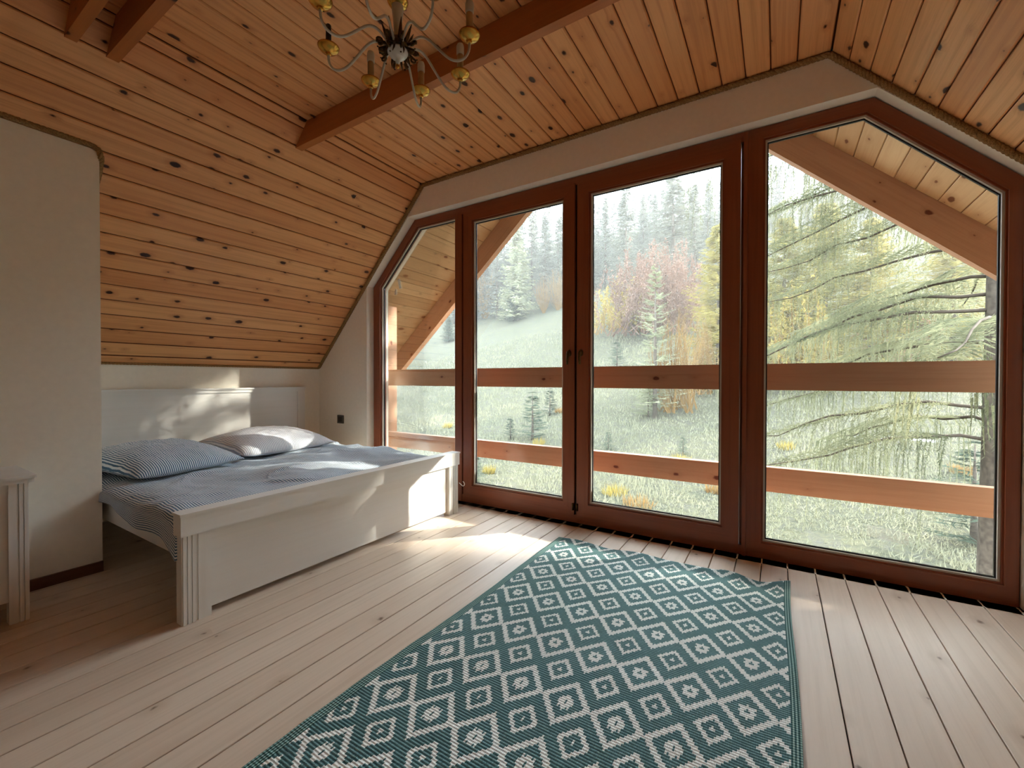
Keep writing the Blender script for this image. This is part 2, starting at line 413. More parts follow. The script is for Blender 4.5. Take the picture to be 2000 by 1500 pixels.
        o = bpy.data.objects.new(name, me); COL.objects.link(o)
        if parent is not None:
            o.parent = parent; o.matrix_parent_inverse = parent.matrix_world.inverted() if False else Matrix.Translation(-parent.location)
        return o
def bevel(o, w=0.003, seg=2, ang=35):
    m = o.modifiers.new('bevel', 'BEVEL'); m.width = w; m.segments = seg; m.limit_method = 'ANGLE'; m.angle_limit = math.radians(ang)
    return o
def weld(o):
    m = o.modifiers.new('weld', 'WELD'); m.merge_threshold = 0.0003; return o
def thing(name, label, cat, loc=(0, 0, 0), group=None):
    o = bpy.data.objects.new(name, None); COL.objects.link(o); o.location = loc; o.empty_display_size = 0.1
    o['label'] = label; o['category'] = cat
    if group: o['group'] = group
    return o
def tag(o, label, cat, group=None, kind=None):
    o['label'] = label; o['category'] = cat
    if group: o['group'] = group
    if kind: o['kind'] = kind
    return o
def struct(o): o['kind'] = 'structure'; return o
def boards(mb, P0, du, dv, n, length, edges, gap=0.006, depth=0.011, mi=0, gmi=1, chamfer=0.0045):
    """boards lying in a plane: P0 origin, du along, dv across, n towards the room; edges = seam positions across"""
    P0, du, dv, n = Vector(P0), Vector(du), Vector(dv), Vector(n)
    flip = du.cross(dv).dot(n) < 0
    def F(q, uv, tone, m):
        if flip: q = q[::-1]; uv = uv[::-1]
        mb.face(q, uv, tone, m)
    for a, b in zip(edges[:-1], edges[1:]):
        tone = random.random(); ou, ov = random.random()*60, random.random()*60
        a1, b1 = a+gap/2, b-gap/2
        prof = [(a1, -depth), (a1, -chamfer), (a1+chamfer, 0), (b1-chamfer, 0), (b1, -chamfer), (b1, -depth)]
        for (x0, h0), (x1, h1) in zip(prof[:-1], prof[1:]):
            q = [P0+dv*x0+n*h0, P0+du*length+dv*x0+n*h0, P0+du*length+dv*x1+n*h1, P0+dv*x1+n*h1]
            F(q, [(ou, x0+ov), (ou+length, x0+ov), (ou+length, x1+ov), (ou, x1+ov)], tone, mi)
    q = [P0+dv*edges[0]-n*depth, P0+du*length+dv*edges[0]-n*depth, P0+du*length+dv*edges[-1]-n*depth, P0+dv*edges[-1]-n*depth]
    F(q, [(0, edges[0]), (length, edges[0]), (length, edges[-1]), (0, edges[-1])], 0.5, gmi)

# ------------------------------------------------------------------ room shell
YG, YF = 2.69, 2.765           # gable wall face, window frame face
YB = -2.6                      # back wall
XL, XR, ZK = -4.0, 1.66, 1.115 # knee walls
KL, KR, ZC = -2.56, 0.22, 2.65 # kinks and flat ceiling

mb = MB()
ed = [0.053]
while ed[-1] < XR: ed.append(ed[-1]+0.1215)
ed[-1] = XR
lf = [0.053-0.1195]
while lf[0] > XL: lf.insert(0, lf[0]-(0.1195 if lf[0] > -1.27 else 0.1213))
lf[0] = XL
boards(mb, (0, YB, 0), (0, 1, 0), (1, 0, 0), (0, 0, 1), YF-YB+.03, lf+ed, gap=0.0042, depth=0.014, chamfer=0.0016)
mb.face([(XL, YB, -0.3), (XL, YF, -0.3), (XR, YF, -0.3), (XR, YB, -0.3)], mi=1)
struct(mb.build('floor', ['floor_boards', 'floor_gap']))

mb = MB()
sl = Vector((XL-KL, 0, ZK-ZC)); SL = sl.length; dvl = sl.normalized(); nl_ = Vector((-dvl.z, 0, dvl.x)); nl_ = nl_ if nl_.x > 0 else -nl_
e = [0.0, 0.055]
while e[-1] < SL-0.02: e.append(e[-1]+0.1165)
e[-1] = SL
boards(mb, (KL, YB, ZC), (0, 1, 0), dvl, nl_, YG-YB+.02, e)
sr_ = Vector((XR-KR, 0, ZK-ZC)); dvr = sr_.normalized(); nr_ = Vector((-dvr.z, 0, dvr.x)); nr_ = nr_ if nr_.x < 0 else -nr_
e2 = [0.0, 0.1]
while e2[-1] < sr_.length-0.02: e2.append(e2[-1]+0.117)
e2[-1] = sr_.length
boards(mb, (KR, YB, ZC), (0, 1, 0), dvr, nr_, YG-YB+.02, e2)
e3 = [KL]
x = -0.512
while x > KL: x -= 0.117
x += 0.117
while x < KR-0.03: e3.append(x); x += 0.1172
e3.append(KR)
boards(mb, (0, YB, ZC), (0, 1, 0), (1, 0, 0), (0, 0, -1), YG-YB+.02, e3)
# roof build-up above the boards keeps daylight out
RP = [(XL-.3, ZK-.3), (XL-.3, ZK+.1), (KL, ZC+.22), (KR, ZC+.22), (XR+.3, ZK+.1), (XR+.3, ZK-.3), (XR+.02, ZK-.02), (KR+.005, ZC+.02), (KL-.005, ZC+.02), (XL-.02, ZK-.02)]
mb.prism(RP, YB-.2, YG+.26, mi=1)
struct(mb.build('ceiling', ['pine_ceiling', 'pine_groove']))

# gable wall with the hexagonal opening
HO = [(-3.27, 0), (-3.27, 1.872), (-2.728, 2.41), (0.402, 2.41), (0.915, 1.885), (0.915, 0)]
OU = [(XL-.25, 0), (XL-.25, ZK), (KL-.1, ZC+.15), (KR+.1, ZC+.15), (XR+.25, ZK), (XR+.25, 0)]
mb = MB()
Y2 = 2.95
for i in range(5):
    a, b, c, d = OU[i], OU[i+1], HO[i+1], HO[i]
    mb.face([(p[0], YG, p[1]) for p in (d, c, b, a)]); mb.face([(p[0], Y2, p[1]) for p in (a, b, c, d)])
    mb.face([(c[0], YG, c[1]), (d[0], YG, d[1]), (d[0], Y2, d[1]), (c[0], Y2, c[1])])
    mb.face([(a[0], YG, a[1]), (b[0], YG, b[1]), (b[0], Y2, b[1]), (a[0], Y2, a[1])])
# wall of the storey below
mb.box((XL-.25, YG, -3.2), (XR+.25, Y2, 0))
o = struct(mb.build('wall_front', 'plaster')); weld(o)
mb = MB(); mb.box((XL-.2, YB, -.3), (XL, YG, ZK+.02)); struct(mb.build('wall_left', 'plaster'))
mb = MB(); mb.box((XR, YB, -.3), (XR+.2, YG, ZK+.02)); struct(mb.build('wall_right', 'plaster'))
# back wall with a window of its own, behind the camera
mb = MB()
def panel(x0, x1, z0, z1):
    mb.box((x0, YB-.2, z0), (x1, YB, z1))
panel(XL-.2, XR+.2, -.3, 2.9)
struct(mb.build('wall_back', 'plaster'))

# partition at the left edge of the view
XP, YP = -2.99, 0.765
mb = MB()
ztop = ZC-(KL-XP)*(ZC-ZK)/(KL-XL)
zin = ZC-(KL-XP)*(ZC-ZK)/(KL-XL)
r = 0.035
pts = []
# face profile seen from the room (y, z): top right corner is rounded
arc = [(YP-r+r*math.sin(a), ztop-.012-r+r*math.cos(a)) for a in [PI/2*k/6 for k in range(7)]]
prof = [(YB, 0), (YB, ztop-.012)] + arc + [(YP, 0)]
mb.face([(XP, y, z) for y, z in prof][::-1])
XI = XL
for (a, b) in zip(prof[1:-1], prof[2:]):
    mb.face([(XP, a[0], a[1]), (XP, b[0], b[1]), (XP-.0, b[0], b[1]), (XP-.0, a[0], a[1])]) if False else None
mb.face([(XP, YP, 0), (XP, YP, ztop-.012-r), (XL, YP, ZK), (XL, YP, 0)][::-1])
for (a, b) in zip(arc[:-1], arc[1:]):
    mb.face([(XP, a[0], a[1]), (XP, b[0], b[1]), (XP-.06, b[0], b[1]-.075), (XP-.06, a[0], a[1]-.075)])
struct(mb.build('wall_partition', 'plaster'))
mb = MB(); mb.box((XP, YB, 0), (XP+.014, YP+.0, 0.052), axis=1); struct(bevel(mb.build('baseboard_left', 'skirting_wood'), .003))

# ------------------------------------------------------------------ window and doors
def ring(mb, outer, inner, y0, y1, mi=0, close=True):
    n = len(outer); rng = range(n if close else n-1)
    for i in rng:
        a, b = outer[i], outer[(i+1) % n]; c, d = inner[(i+1) % n], inner[i]
        dx, dz = b[0]-a[0], b[1]-a[1]; l_ = math.hypot(dx, dz); dd = (dx/l_, dz/l_)
        mb.prism([a, b, c, d], y0, y1, mi, uvdir=dd)
def lerp2(a, b, t): return (a[0]+(b[0]-a[0])*t, a[1]+(b[1]-a[1])*t)
def off(poly, w):
    """inset a ccw/cw polygon by w (list: one width for each edge)"""
    n = len(poly); area = sum(poly[i][0]*poly[(i+1) % n][1]-poly[(i+1) % n][0]*poly[i][1] for i in range(n)); sgn = 1 if area > 0 else -1
    if isinstance(w, (int, float)): w = [w]*n
    lines = []
    for i in range(n):
        a, b = poly[i], poly[(i+1) % n]; dx, dz = b[0]-a[0], b[1]-a[1]; l_ = math.hypot(dx, dz)
        nx, nz_ = -dz/l_*sgn, dx/l_*sgn
        lines.append(((a[0]+nx*w[i], a[1]+nz_*w[i]), (dx/l_, dz/l_)))
    out = []
    for i in range(n):
        (p, d), (q, e_) = lines[i-1], lines[i]
        den = d[0]*e_[1]-d[1]*e_[0]; t = ((q[0]-p[0])*e_[1]-(q[1]-p[1])*e_[0])/den
        out.append((p[0]+d[0]*t, p[1]+d[1]*t))
    return out
ZT = 2.41
def pane(name, poly, y, parent):
    mb = MB(); mb.prism(poly, y, y+.006); return mb.build(name, 'window_glass', parent)
def beads(poly, parent, y):
    m = MB(); ring(m, poly, off(poly, .015), y-.012, y-.001); m.build('gasket', 'rubber_gasket', parent)
    m = MB(); ring(m, poly, off(poly, .009), y-.026, y-.012); m.build('glazing_bead', 'spacer_bar', parent)
def fixed_window(name, poly, widths):
    t = thing(name, '', ''); del t['label']; del t['category']; struct(t)
    t.location = (poly[0][0], YF, 0)
    m = MB(); inner = off(poly, widths); ring(m, poly, inner, YF, YF+.075)
    bevel(m.build('window_frame', 'window_frame_wood', t), .004)
    i2 = off(inner, 0.008); m = MB(); ring(m, inner, i2, YF+.012, YF+.06); m.build('glazing_rebate', 'window_frame_wood', t)
    beads(i2, t, YF+.045); pane('glass', i2, YF+.045, t)
    return t
pl_L = [(-3.262, 0.0), (-2.200, 0.0), (-2.200, 2.405), (-2.727, 2.405), (-3.262, 1.868)]
pl_R = [(-0.160, 0.0), (0.910, 0.0), (0.910, 1.883), (0.399, 2.405), (-0.160, 2.405)]
w1 = fixed_window('window_1', pl_L, [.085, .070, .062, .062, .085])
w2 = fixed_window('window_2', pl_R, [.085, .045, .060, .060, .088])
# small white marks, left pane; translucent film imitating a reflection low on the right
m = MB()
for pts in ([(-2.985, 1.91), (-2.965, 1.93), (-2.94, 1.84), (-2.965, 1.835)], [(-3.02, 1.83), (-3.005, 1.84), (-3.005, 1.785), (-3.03, 1.79)]):
    m.prism(pts, YF+.0435, YF+.0448)
m.build('white_mark', 'mark_white', w1)
m = MB(); m.prism([(.395, .205), (.555, .185), (.555, .245), (.395, .262)], YF+.0435, YF+.0448); m.build('pane_reflection', 'pane_reflection', w2)
# door frame head and sill, then two sashes
m = MB()
m.prism([(-2.200, 0), (-.160, 0), (-.160, .056), (-2.200, .056)], YF+.004, YF+.075)
m.prism([(-2.200, 2.352), (-.160, 2.352), (-.160, 2.405), (-2.200, 2.405)], YF, YF+.075)
m.box((-2.2, YF+.03, .05), (-2.178, YF+.075, 2.36)); m.box((-.182, YF+.03, .05), (-.160, YF+.075, 2.36))
bevel(struct(m.build('trim_1', 'window_frame_wood')), .004)
def sash(name, x0, x1, handle_x, flip):
    t = thing(name, '', ''); del t['label']; del t['category']; struct(t); t.location = (x0, YF, 0)
    poly = [(x0, .057), (x1, .057), (x1, 2.362), (x0, 2.362)]
    w = .084; inner = off(poly, w); m = MB(); ring(m, poly, inner, YF-.010, YF+.062)
    bevel(m.build('sash_frame', 'window_frame_wood', t), .005)
    i2 = off(inner, .009); m = MB(); ring(m, inner, i2, YF+.004, YF+.055); m.build('glazing_rebate', 'window_frame_wood', t)
    beads(i2, t, YF+.035); pane('glass', i2, YF+.035, t)
    h = MB(); h.lathe([(0, 0), (.016, 0), (.016, .006), (.012, .009), (.007, .010), (.007, .03), (0, .03)], sides=20)
    for i, v in enumerate(h.v): h.v[i] = (handle_x+v[0], YF-.010-v[2], 1.185+v[1]*1.5)
    h.tube([(handle_x, YF-.036, 1.192), (handle_x, YF-.040, 1.18), (handle_x+flip*.002, YF-.044, 1.14), (handle_x+flip*.004, YF-.042, 1.105)], [.010, .010, .009, .007], 10)
    o = h.build('door_handle', 'dark_bronze', t); o['label'] = 'dark bronze lever handle'
    k = MB(); k.lathe([(0, 0), (.007, 0), (.007, .02), (0, .02)], sides=12)
    for x_, z_ in ((x0+.006, .09) if flip > 0 else (x1-.006, .09),):
        kk = MB(); kk.lathe([(0, 0), (.008, 0), (.008, .05), (0, .05)], (x_, YF-.014, z_), 12); kk.build('hinge', 'dark_bronze', t)
    return t
sash('door_1', -2.176, -1.199, -1.236, -1)
sash('door_2', -1.181, -.184, -1.150, 1)
m = MB(); m.box((-1.2, YF+.012, .05), (-1.18, YF+.06, 2.37)); struct(m.build('trim_2', 'rubber_gasket'))
# rounded moulding on the fixed mullion of the right window
m = MB(); m.box((-.168, YF-.012, .0), (-.148, YF+.01, 2.40)); bevel(struct(m.build('trim_3', 'window_frame_wood')), .006)

# ------------------------------------------------------------------ beams
def beam(y0, y1, label):
    zb = 2.512; xs = lambda z: KL-(ZC-z)*(KL-XL)/(ZC-ZK); xr = lambda z: KR+(ZC-z)*(XR-KR)/(ZC-ZK)
    m = MB(); m.prism([(xs(zb)+.002, zb), (xr(zb)-.002, zb), (KR, ZC-.001), (KL, ZC-.001)], y0, y1)
    o = m.build('ceiling_beam', 'pine_beam'); bevel(o, .003); return tag(o, label, 'beam')
beam(1.642, 1.688, 'long pine ceiling beam running behind the chandelier')
beam(.714, .760, 'pine ceiling beam at top left, the right one of the close pair')
beam(.574, .616, 'pine ceiling beam at top left, the left one of the close pair')

# ------------------------------------------------------------------ ropes along the ceiling edges
def rope_mesh(path, R=.014, pitch=.06, strands=3):
    mb = MB(); P = [Vector(p) for p in path]
    segs = [(P[i+1]-P[i]).length for i in range(len(P)-1)]; tot = sum(segs)
    n = max(4, int(tot/pitch*9))
    def at(s):
        for i, L_ in enumerate(segs):
            if s <= L_ or i == len(segs)-1: return P[i].lerp(P[i+1], min(1, s/L_)), (P[i+1]-P[i]).normalized()
            s -= L_
    for k in range(strands):
        pts = []
        for i in range(n+1):
            s = tot*i/n; p, t = at(s)
            a = Vector((0, 1, 0)) if abs(t.y) < .8 else Vector((1, 0, 0)); u = t.cross(a).normalized(); w = t.cross(u)
            th = 2*PI*(s/pitch+k/strands)
            pts.append(p+(u*math.cos(th)+w*math.sin(th))*R*.55)
        mb.tube(pts, R*.62, 6)
    return mb
q = .010
def inn(x, z):  # pull inside the room profile
    return (x, z)
tag(rope_mesh([(XL+.012, YG-q, ZK+.002), (KL+.012, YG-q, ZC-.014)]).build('rope_trim', 'jute_rope'), 'jute rope climbing the white window wall along the left ceiling slope', 'rope')
tag(rope_mesh([(KL+.012, YG-q, ZC-.014), (KR-.008, YG-q, ZC-.014)]).build('rope_trim', 'jute_rope'), 'jute rope running level over the window at the flat ceiling edge', 'rope')
tag(rope_mesh([(KR-.008, YG-q, ZC-.014), (XR-.012, YG-q, ZK+.002)]).build('rope_trim', 'jute_rope'), 'jute rope descending along the right ceiling slope at the right photo edge', 'rope')
tag(rope_mesh([(XL+.008, YP+.02, ZK-.004), (XL+.008, YG-.012, ZK-.004)], R=.008).build('rope_trim', 'jute_rope'), 'thin rope above the headboard wall at the foot of the ceiling slope', 'rope')
pp = [(XP+.006, YB+.05, ztop+.002), (XP+.006, YP-.03, ztop+.002), (XP+.008, YP-.004, ztop-.010), (XP+.006, YP+.006, ztop-.045), (XP-.05, YP+.012, ztop-.10), (XP-.25, YP+.012, ztop-.31)]
tag(rope_mesh(pp, R=.012).build('rope_trim', 'jute_rope'), 'jute rope over the rounded top of the white partition wall at left', 'rope')

# ------------------------------------------------------------------ bed
bed = thing('bed', 'white wooden double bed with a panelled footboard beside the window', 'bed', (-3.0, 1.63, 0))
XF = -2.034
def post(y0, y1, outer):
    m = MB(); m.box((XF-.052, y0, 0), (XF-.006, y1, .362), axis=2)
    w = .0125; yy = y0 if outer < 0 else y1
    for k in range(3):
        a = yy - outer*(.004+k*.0165); m.box((XF-.008, a, 0), (XF+.0, a-outer*w, .362), axis=2)
    a = yy-outer*.058; b = y1 if outer < 0 else y0
    m.box((XF-.008, a, 0), (XF-.001, b, .362), axis=2)
    bevel(m.build('leg', 'white_painted_wood', bed), .0018)
post(.758, .864, -1); post(2.414, 2.515, 1)
m = MB(); m.box((XF-.062, .752, .362), (XF+.007, 2.521, .446), axis=1); m.box((XF-.066, .748, .446), (XF+.012, 2.525, .456), axis=1)
bevel(m.build('footboard_cap', 'white_painted_wood', bed), .003)
m = MB(); m.box((XF-.045, .862, .028), (XF-.022, 2.416, .364), axis=1); bevel(m.build('footboard_panel', 'white_painted_wood', bed), .002)
m = MB(); XH = -3.93
m.box((XH-.03, .765, .05), (XH-.008, 2.487, .89), axis=1)
m.box((XH-.035, .760, .885), (XH+.002, 2.490, .912), axis=1); m.box((XH-.045, .757, .912), (XH+.012, 2.494, .925), axis=1)
for y0, y1 in ((.760, .835), (2.415, 2.490)): m.box((XH-.035, y0, 0), (XH, y1, .89), axis=2)
bevel(m.build('headboard', 'white_painted_wood', bed), .003)
for y0, y1 in ((.795, .82), (2.45, 2.475)):
    m = MB(); m.box((XH, y0, .245), (XF-.05, y1, .375), axis=0); bevel(m.build('side_rail', 'white_painted_wood', bed), .003)
m = MB(); m.box((XH+.01, .822, .235), (XF-.055, 2.448, .262)); m.build('slatted_base', 'mattress_fabric', bed)
mt = MB(); mt.box((XH+.015, .835, .262), (XF-.068, 2.44, .40)); o = bevel(mt.build('mattress', 'mattress_fabric'), .03, 4)
tag(o, 'thin pale mattress lying in the white bed, mostly under the duvet', 'mattress')

def nz3(x, y, z=0): return mnoise.noise(Vector((x, y, z)))
# duvet
def duvet(u, v):
    # u: head -> foot, v: across from near side (with overhang) to the far side
    X = -3.80 + u*(1.722)
    s = v*1.86 - 0.20      # metres across, 0 = near mattress edge
    lift = .036*max(0, nz3(X*2.3, s*2.1, 3.1)+.25) + .022*nz3(X*5.5+.6*nz3(s*4, X*3), s*5, 1.7) + .022*max(0, 1-abs(nz3(X*3.1, s*3.3, 7.7))*9) *(.4+nz3(X*2, s*2)) + .007*nz3(X*14, s*13, 5)
    Yn = .805
    fold = .007*math.sin(s*21 + 3*nz3(X*1.2, s*1.2, 9))*(.5+.5*nz3(X*2, s*2, 2))
    z = .425 + lift*.75 + fold*.5
    if s < 0:
        t = min(1, -s/.20); drop = (.06+.085*max(0, (X+3.3)/1.25)**2.2+.012*math.sin(X*9))      # hangs lower towards the foot
        Y = Yn + .02 - .066*math.sin(min(1, t*2.2)*PI/2) + .010*math.sin(X*13+3*nz3(X*3, 0, 0))*t
        z = .425 + (lift*.75+fold*.5)*(1-t) - drop*(t**1.7) - .01*t
    else:
        Y = Yn + .02 + s
        if s > 1.60: z -= (s-1.60)*.7
    if u > .96: z -= (u-.96)*.35
    if u < .05: z -= (.05-u)*.5
    return (X, min(Y, 2.478+.0*u), max(z, .25) if s < 0 else max(z, .405))
m = MB(); m.grid(duvet, 150, 150, lambda u, v: (u*1.74, v*1.9))
o = m.build('duvet', 'striped_cotton'); md = o.modifiers.new('solid', 'SOLIDIFY'); md.thickness = .012; md.offset = -1
tag(o, 'blue and white pinstriped duvet spread on the bed, hanging over its near side', 'duvet')

def pillow(c, L_, Wd, H, rotz, tilt, seed, rx=0):
    m = MB(); N = 44
    cz, sz = math.cos(rotz), math.sin(rotz)
    def side(sign):
        def f(u, v):
            x, y = u*2-1, v*2-1
            # pinched outline
            px = x*(1-.07*(1-abs(y)**2)*0) * (1-.045*(1-y*y)) ; py = y*(1-.05*(1-x*x))
            e_ = (1-abs(x)**2.6)*(1-abs(y)**2.6); h = max(0, e_)**.55
            wr = .12*nz3(x*2.2+seed, y*2.2, sign)+.05*nz3(x*6+seed, y*6, sign*2)
            z = sign*H/2*h*(1+wr) if sign > 0 else -H/2*h*.55*(1+.3*wr)
            X, Y = px*Wd/2, py*L_/2
            z += .006*nz3(x*9+seed, y*9, 4)*h
            Z = z + X*math.tan(tilt) + Y*math.tan(rx)
            return (c[0]+X*cz-Y*sz, c[1]+X*sz+Y*cz, c[2]+Z)
        return f
    m.grid(side(1), N, N, lambda u, v: (u*Wd, v*L_)); 
    f2 = side(-1); m.grid(lambda u, v: f2(1-u, v), N, N, lambda u, v: (u*Wd, v*L_))
    return m
p1 = pillow((-3.29, 1.115, .495), .64, .64, .22, math.radians(14), math.radians(-5), 2.0).build('pillow', 'striped_cotton')
tag(weld(p1), 'blue striped pillow on the bed beside the partition wall', 'pillow', 'pillows on the bed')
p2 = pillow((-3.46, 1.89, .495), .78, .60, .22, math.radians(4), math.radians(-5), 7.0).build('pillow', 'striped_cotton_sunlit')
tag(weld(p2), 'pale sunlit pillow on the bed nearest the window wall', 'pillow', 'pillows on the bed')

# ------------------------------------------------------------------ cabinet at the left edge
cab = thing('cabinet', 'white wooden cabinet with grooved legs cut off by the left photo edge', 'cabinet', (-2.82, -.02, 0))
m = MB(); m.box((XP+.02, -.50, .572), (-2.625, .462, .590), axis=1); m.box((XP+.02, -.505, .590), (-2.618, .468, .602), axis=1); bevel(m.build('table_top', 'white_painted_wood', cab), .003)
for x0, x1 in ((-2.686, -2.640), (XP+.03, XP+.076)):
    for y0, y1, s_ in ((.392, .449, 1), (-.485, -.428, -1)):
        m = MB(); m.box((x0, y0, 0), (x1-.005, y1, .572), axis=2)
        yy = y1 if s_ > 0 else y0
        for k in range(2): a = yy-s_*(.003+k*.014); m.box((x1-.006, a, 0), (x1+.001, a-s_*.0105, .572), axis=2)
        a = yy-s_*.032; m.box((x1-.006, a, 0), (x1, y0 if s_ > 0 else y1, .572), axis=2)
        bevel(m.build('leg', 'white_painted_wood', cab), .0015)
m = MB(); m.box((-2.672, -.43, .09), (-2.652, .394, .545), axis=1); m.box((-2.668, -.43, .543), (-2.644, .394, .572), axis=1); bevel(m.build('front_panel', 'white_painted_wood', cab), .002)
m = MB(); m.box((XP+.06, .415, .09), (-2.68, .435, .572), axis=0); m.box((XP+.06, -.47, .09), (-2.68, -.45, .572), axis=0); m.box((XP+.035, -.43, .09), (XP+.05, .394, .572), axis=1)
bevel(m.build('side_panel', 'white_painted_wood', cab), .002)

# ------------------------------------------------------------------ rug
def rug(u, v):
    X = -1.162 + u*1.224; Y = .15 + v*2.29
    z = .004 + .0022*(nz3(X*7, Y*9)+.5)
    e_ = max(0, (Y-2.30)/.14)
    z += e_*e_*(.010*(math.sin(X*17)+1)*.5 + .012*(1 if X > -.25 else .2)*(.5+.5*math.sin(X*26)))
    r_ = max(0, (X+.06)/.12); z += r_*r_*(.008*(math.sin(Y*11)+1)*.5)
    Yw = Y + (.006*math.sin(X*9)+.004*math.sin(X*23))*v**8; Xw = X + (.005*math.sin(Y*5))*(u**8+(1-u)**8)
    return (Xw, Yw, z)
m = MB(); m.grid(rug, 140, 260, lambda u, v: (-1.162+u*1.224+.072, .15+v*2.29-1.963))
o = m.build('rug', 'woven_rug'); md = o.modifiers.new('solid', 'SOLIDIFY'); md.thickness = .004; md.offset = -1
tag(o, 'teal woven rug with white diamond pattern on the floor boards', 'rug')

# ------------------------------------------------------------------ socket, cord end
m = MB(); m.box((-3.692, YG-.012, .568), (-3.604, YG, .648)); so_ = bevel(m.build('wall_socket', 'socket_grey'), .004, 3)
tag(so_, 'small dark grey wall socket on the white wall between bed and window', 'socket')
m = MB(); m.box((-3.672, YG-.016, .584), (-3.626, YG-.010, .632)); o = bevel(m.build('socket_insert', 'socket_dark'), .003); o.parent = so_
m = MB(); m.tube([Vector((-2.03, 2.53, .22))+(Vector(q_)-Vector((-2.03, 2.53, .22)))*.5 for q_ in ((-2.0, 2.56, .24), (-1.985, 2.57, .225), (-1.975, 2.575, .20), (-1.985, 2.57, .175), (-2.0, 2.56, .17), (-2.02, 2.55, .19), (-2.045, 2.53, .22))], .003, 8)
tag(m.build('cord_end', 'wire_white'), 'small white cord loop hanging at the right end of the footboard', 'cord')

# ------------------------------------------------------------------ chandelier
CX, CY, ZH = -.969, .913, 1.985
ch = thing('chandelier', 'eight-armed chandelier with cream arms and brass cups hanging below the pine ceiling', 'chandelier', (CX, CY, ZC))
m = MB(); m.lathe([(0, -.032), (.004, -.031), (.007, -.026), (.005, -.020), (.010, -.018), (.014, -.013), (.019, -.012), (.020, -.007), (.025, -.006), (.0265, 0), (.030, .001), (.030, .006), (.018, .010), (0, .010)], (CX, CY, ZH-.012), 32)
o = m.build('lower_disc', 'ceramic_white', ch)
m = MB(); m.lathe([(0, -.012), (.004, -.010), (.0055, -.004), (.003, .002), (0, .003)], (CX, CY, ZH-.046), 14); m.build('finial', 'brass', ch)
m = MB(); m.lathe([(0, 0), (.030, 0), (.034, .008), (.026, .018), (.020, .024), (.016, .034), (0, .034)], (CX, CY, ZH-.002), 24)
for k in range(8):
    a = 2*PI*k/8+.25; c_, s_ = math.cos(a), math.sin(a)
    P = lambda r, z, t=0: (CX+c_*r-s_*t, CY+s_*r+c_*t, ZH+z)
    m.tube([P(.020, .014), P(.032, .026), P(.040, .045), P(.047, .062)], [.006, .006, .004, .001], 6)          # upright leaf
    sc = [P(.052+.011*math.cos(q_)*(1-q_/9), .004+.011*math.sin(q_)*(1-q_/9), .003*math.sin(q_)) for q_ in [i*.5 for i in range(13)]]
    m.tube([P(.028, .008)]+sc, [.0045]+[.0036]*13, 6)
    sc = [P(.046+.009*math.cos(-q_)*(1-q_/9), -.016+.009*math.sin(-q_)*(1-q_/9)) for q_ in [i*.5 for i in range(13)]]
    m.tube([P(.026, .000)]+sc, [.004]+[.003]*13, 6)
    m.tube([P(.030, -.002, .008), P(.036, -.02, .010), P(.040, -.034, .008)], [.004, .003, .0008], 5)
    m.lathe([(0, -.003), (.003, 0), (0, .003)], P(.058, -.012), 8); m.lathe([(0, -.003), (.003, 0), (0, .003)], P(.040, -.034), 8)
m.build('hub', 'dark_bronze', ch)
m = MB(); m.lathe([(.012, 0), (.011, .02), (.0125, .045), (.0165, .085), (.0175, .105), (.012, .122), (.008, .13), (.008, .16), (.014, .18), (.018, .24), (.012, .30), (.006, .33), (.006, .36), (0, .362)], (CX, CY, ZH+.028), 24)
m.build('column', 'cream_enamel', ch)
m = MB(); m.lathe([(0, 0), (.012, .0), (.024, .004), (.030, .013), (.031, .016), (.026, .011), (.012, .006), (.0, .006)], (CX, CY, ZH+.125), 28); m.build('column_dish', 'brass', ch)
m = MB()
zc_ = ZH+.39; k = 0
while zc_ < ZC-.045:
    r1 = [(CX+(.009*math.cos(t)*(k % 2 == 0)), CY+(.009*math.cos(t)*(k % 2 == 1)), zc_+.016*math.sin(t)) for t in [i*PI/5 for i in range(11)]]
    m.tube(r1, .0022, 6, caps=False); zc_ += .026; k += 1
m.build('chain', 'brass', ch)
m = MB(); m.lathe([(.004, -.05), (.02, -.045), (.045, -.025), (.052, -.004), (.052, 0), (0, 0)], (CX, CY, ZC-.001), 28); m.build('canopy', 'brass', ch)
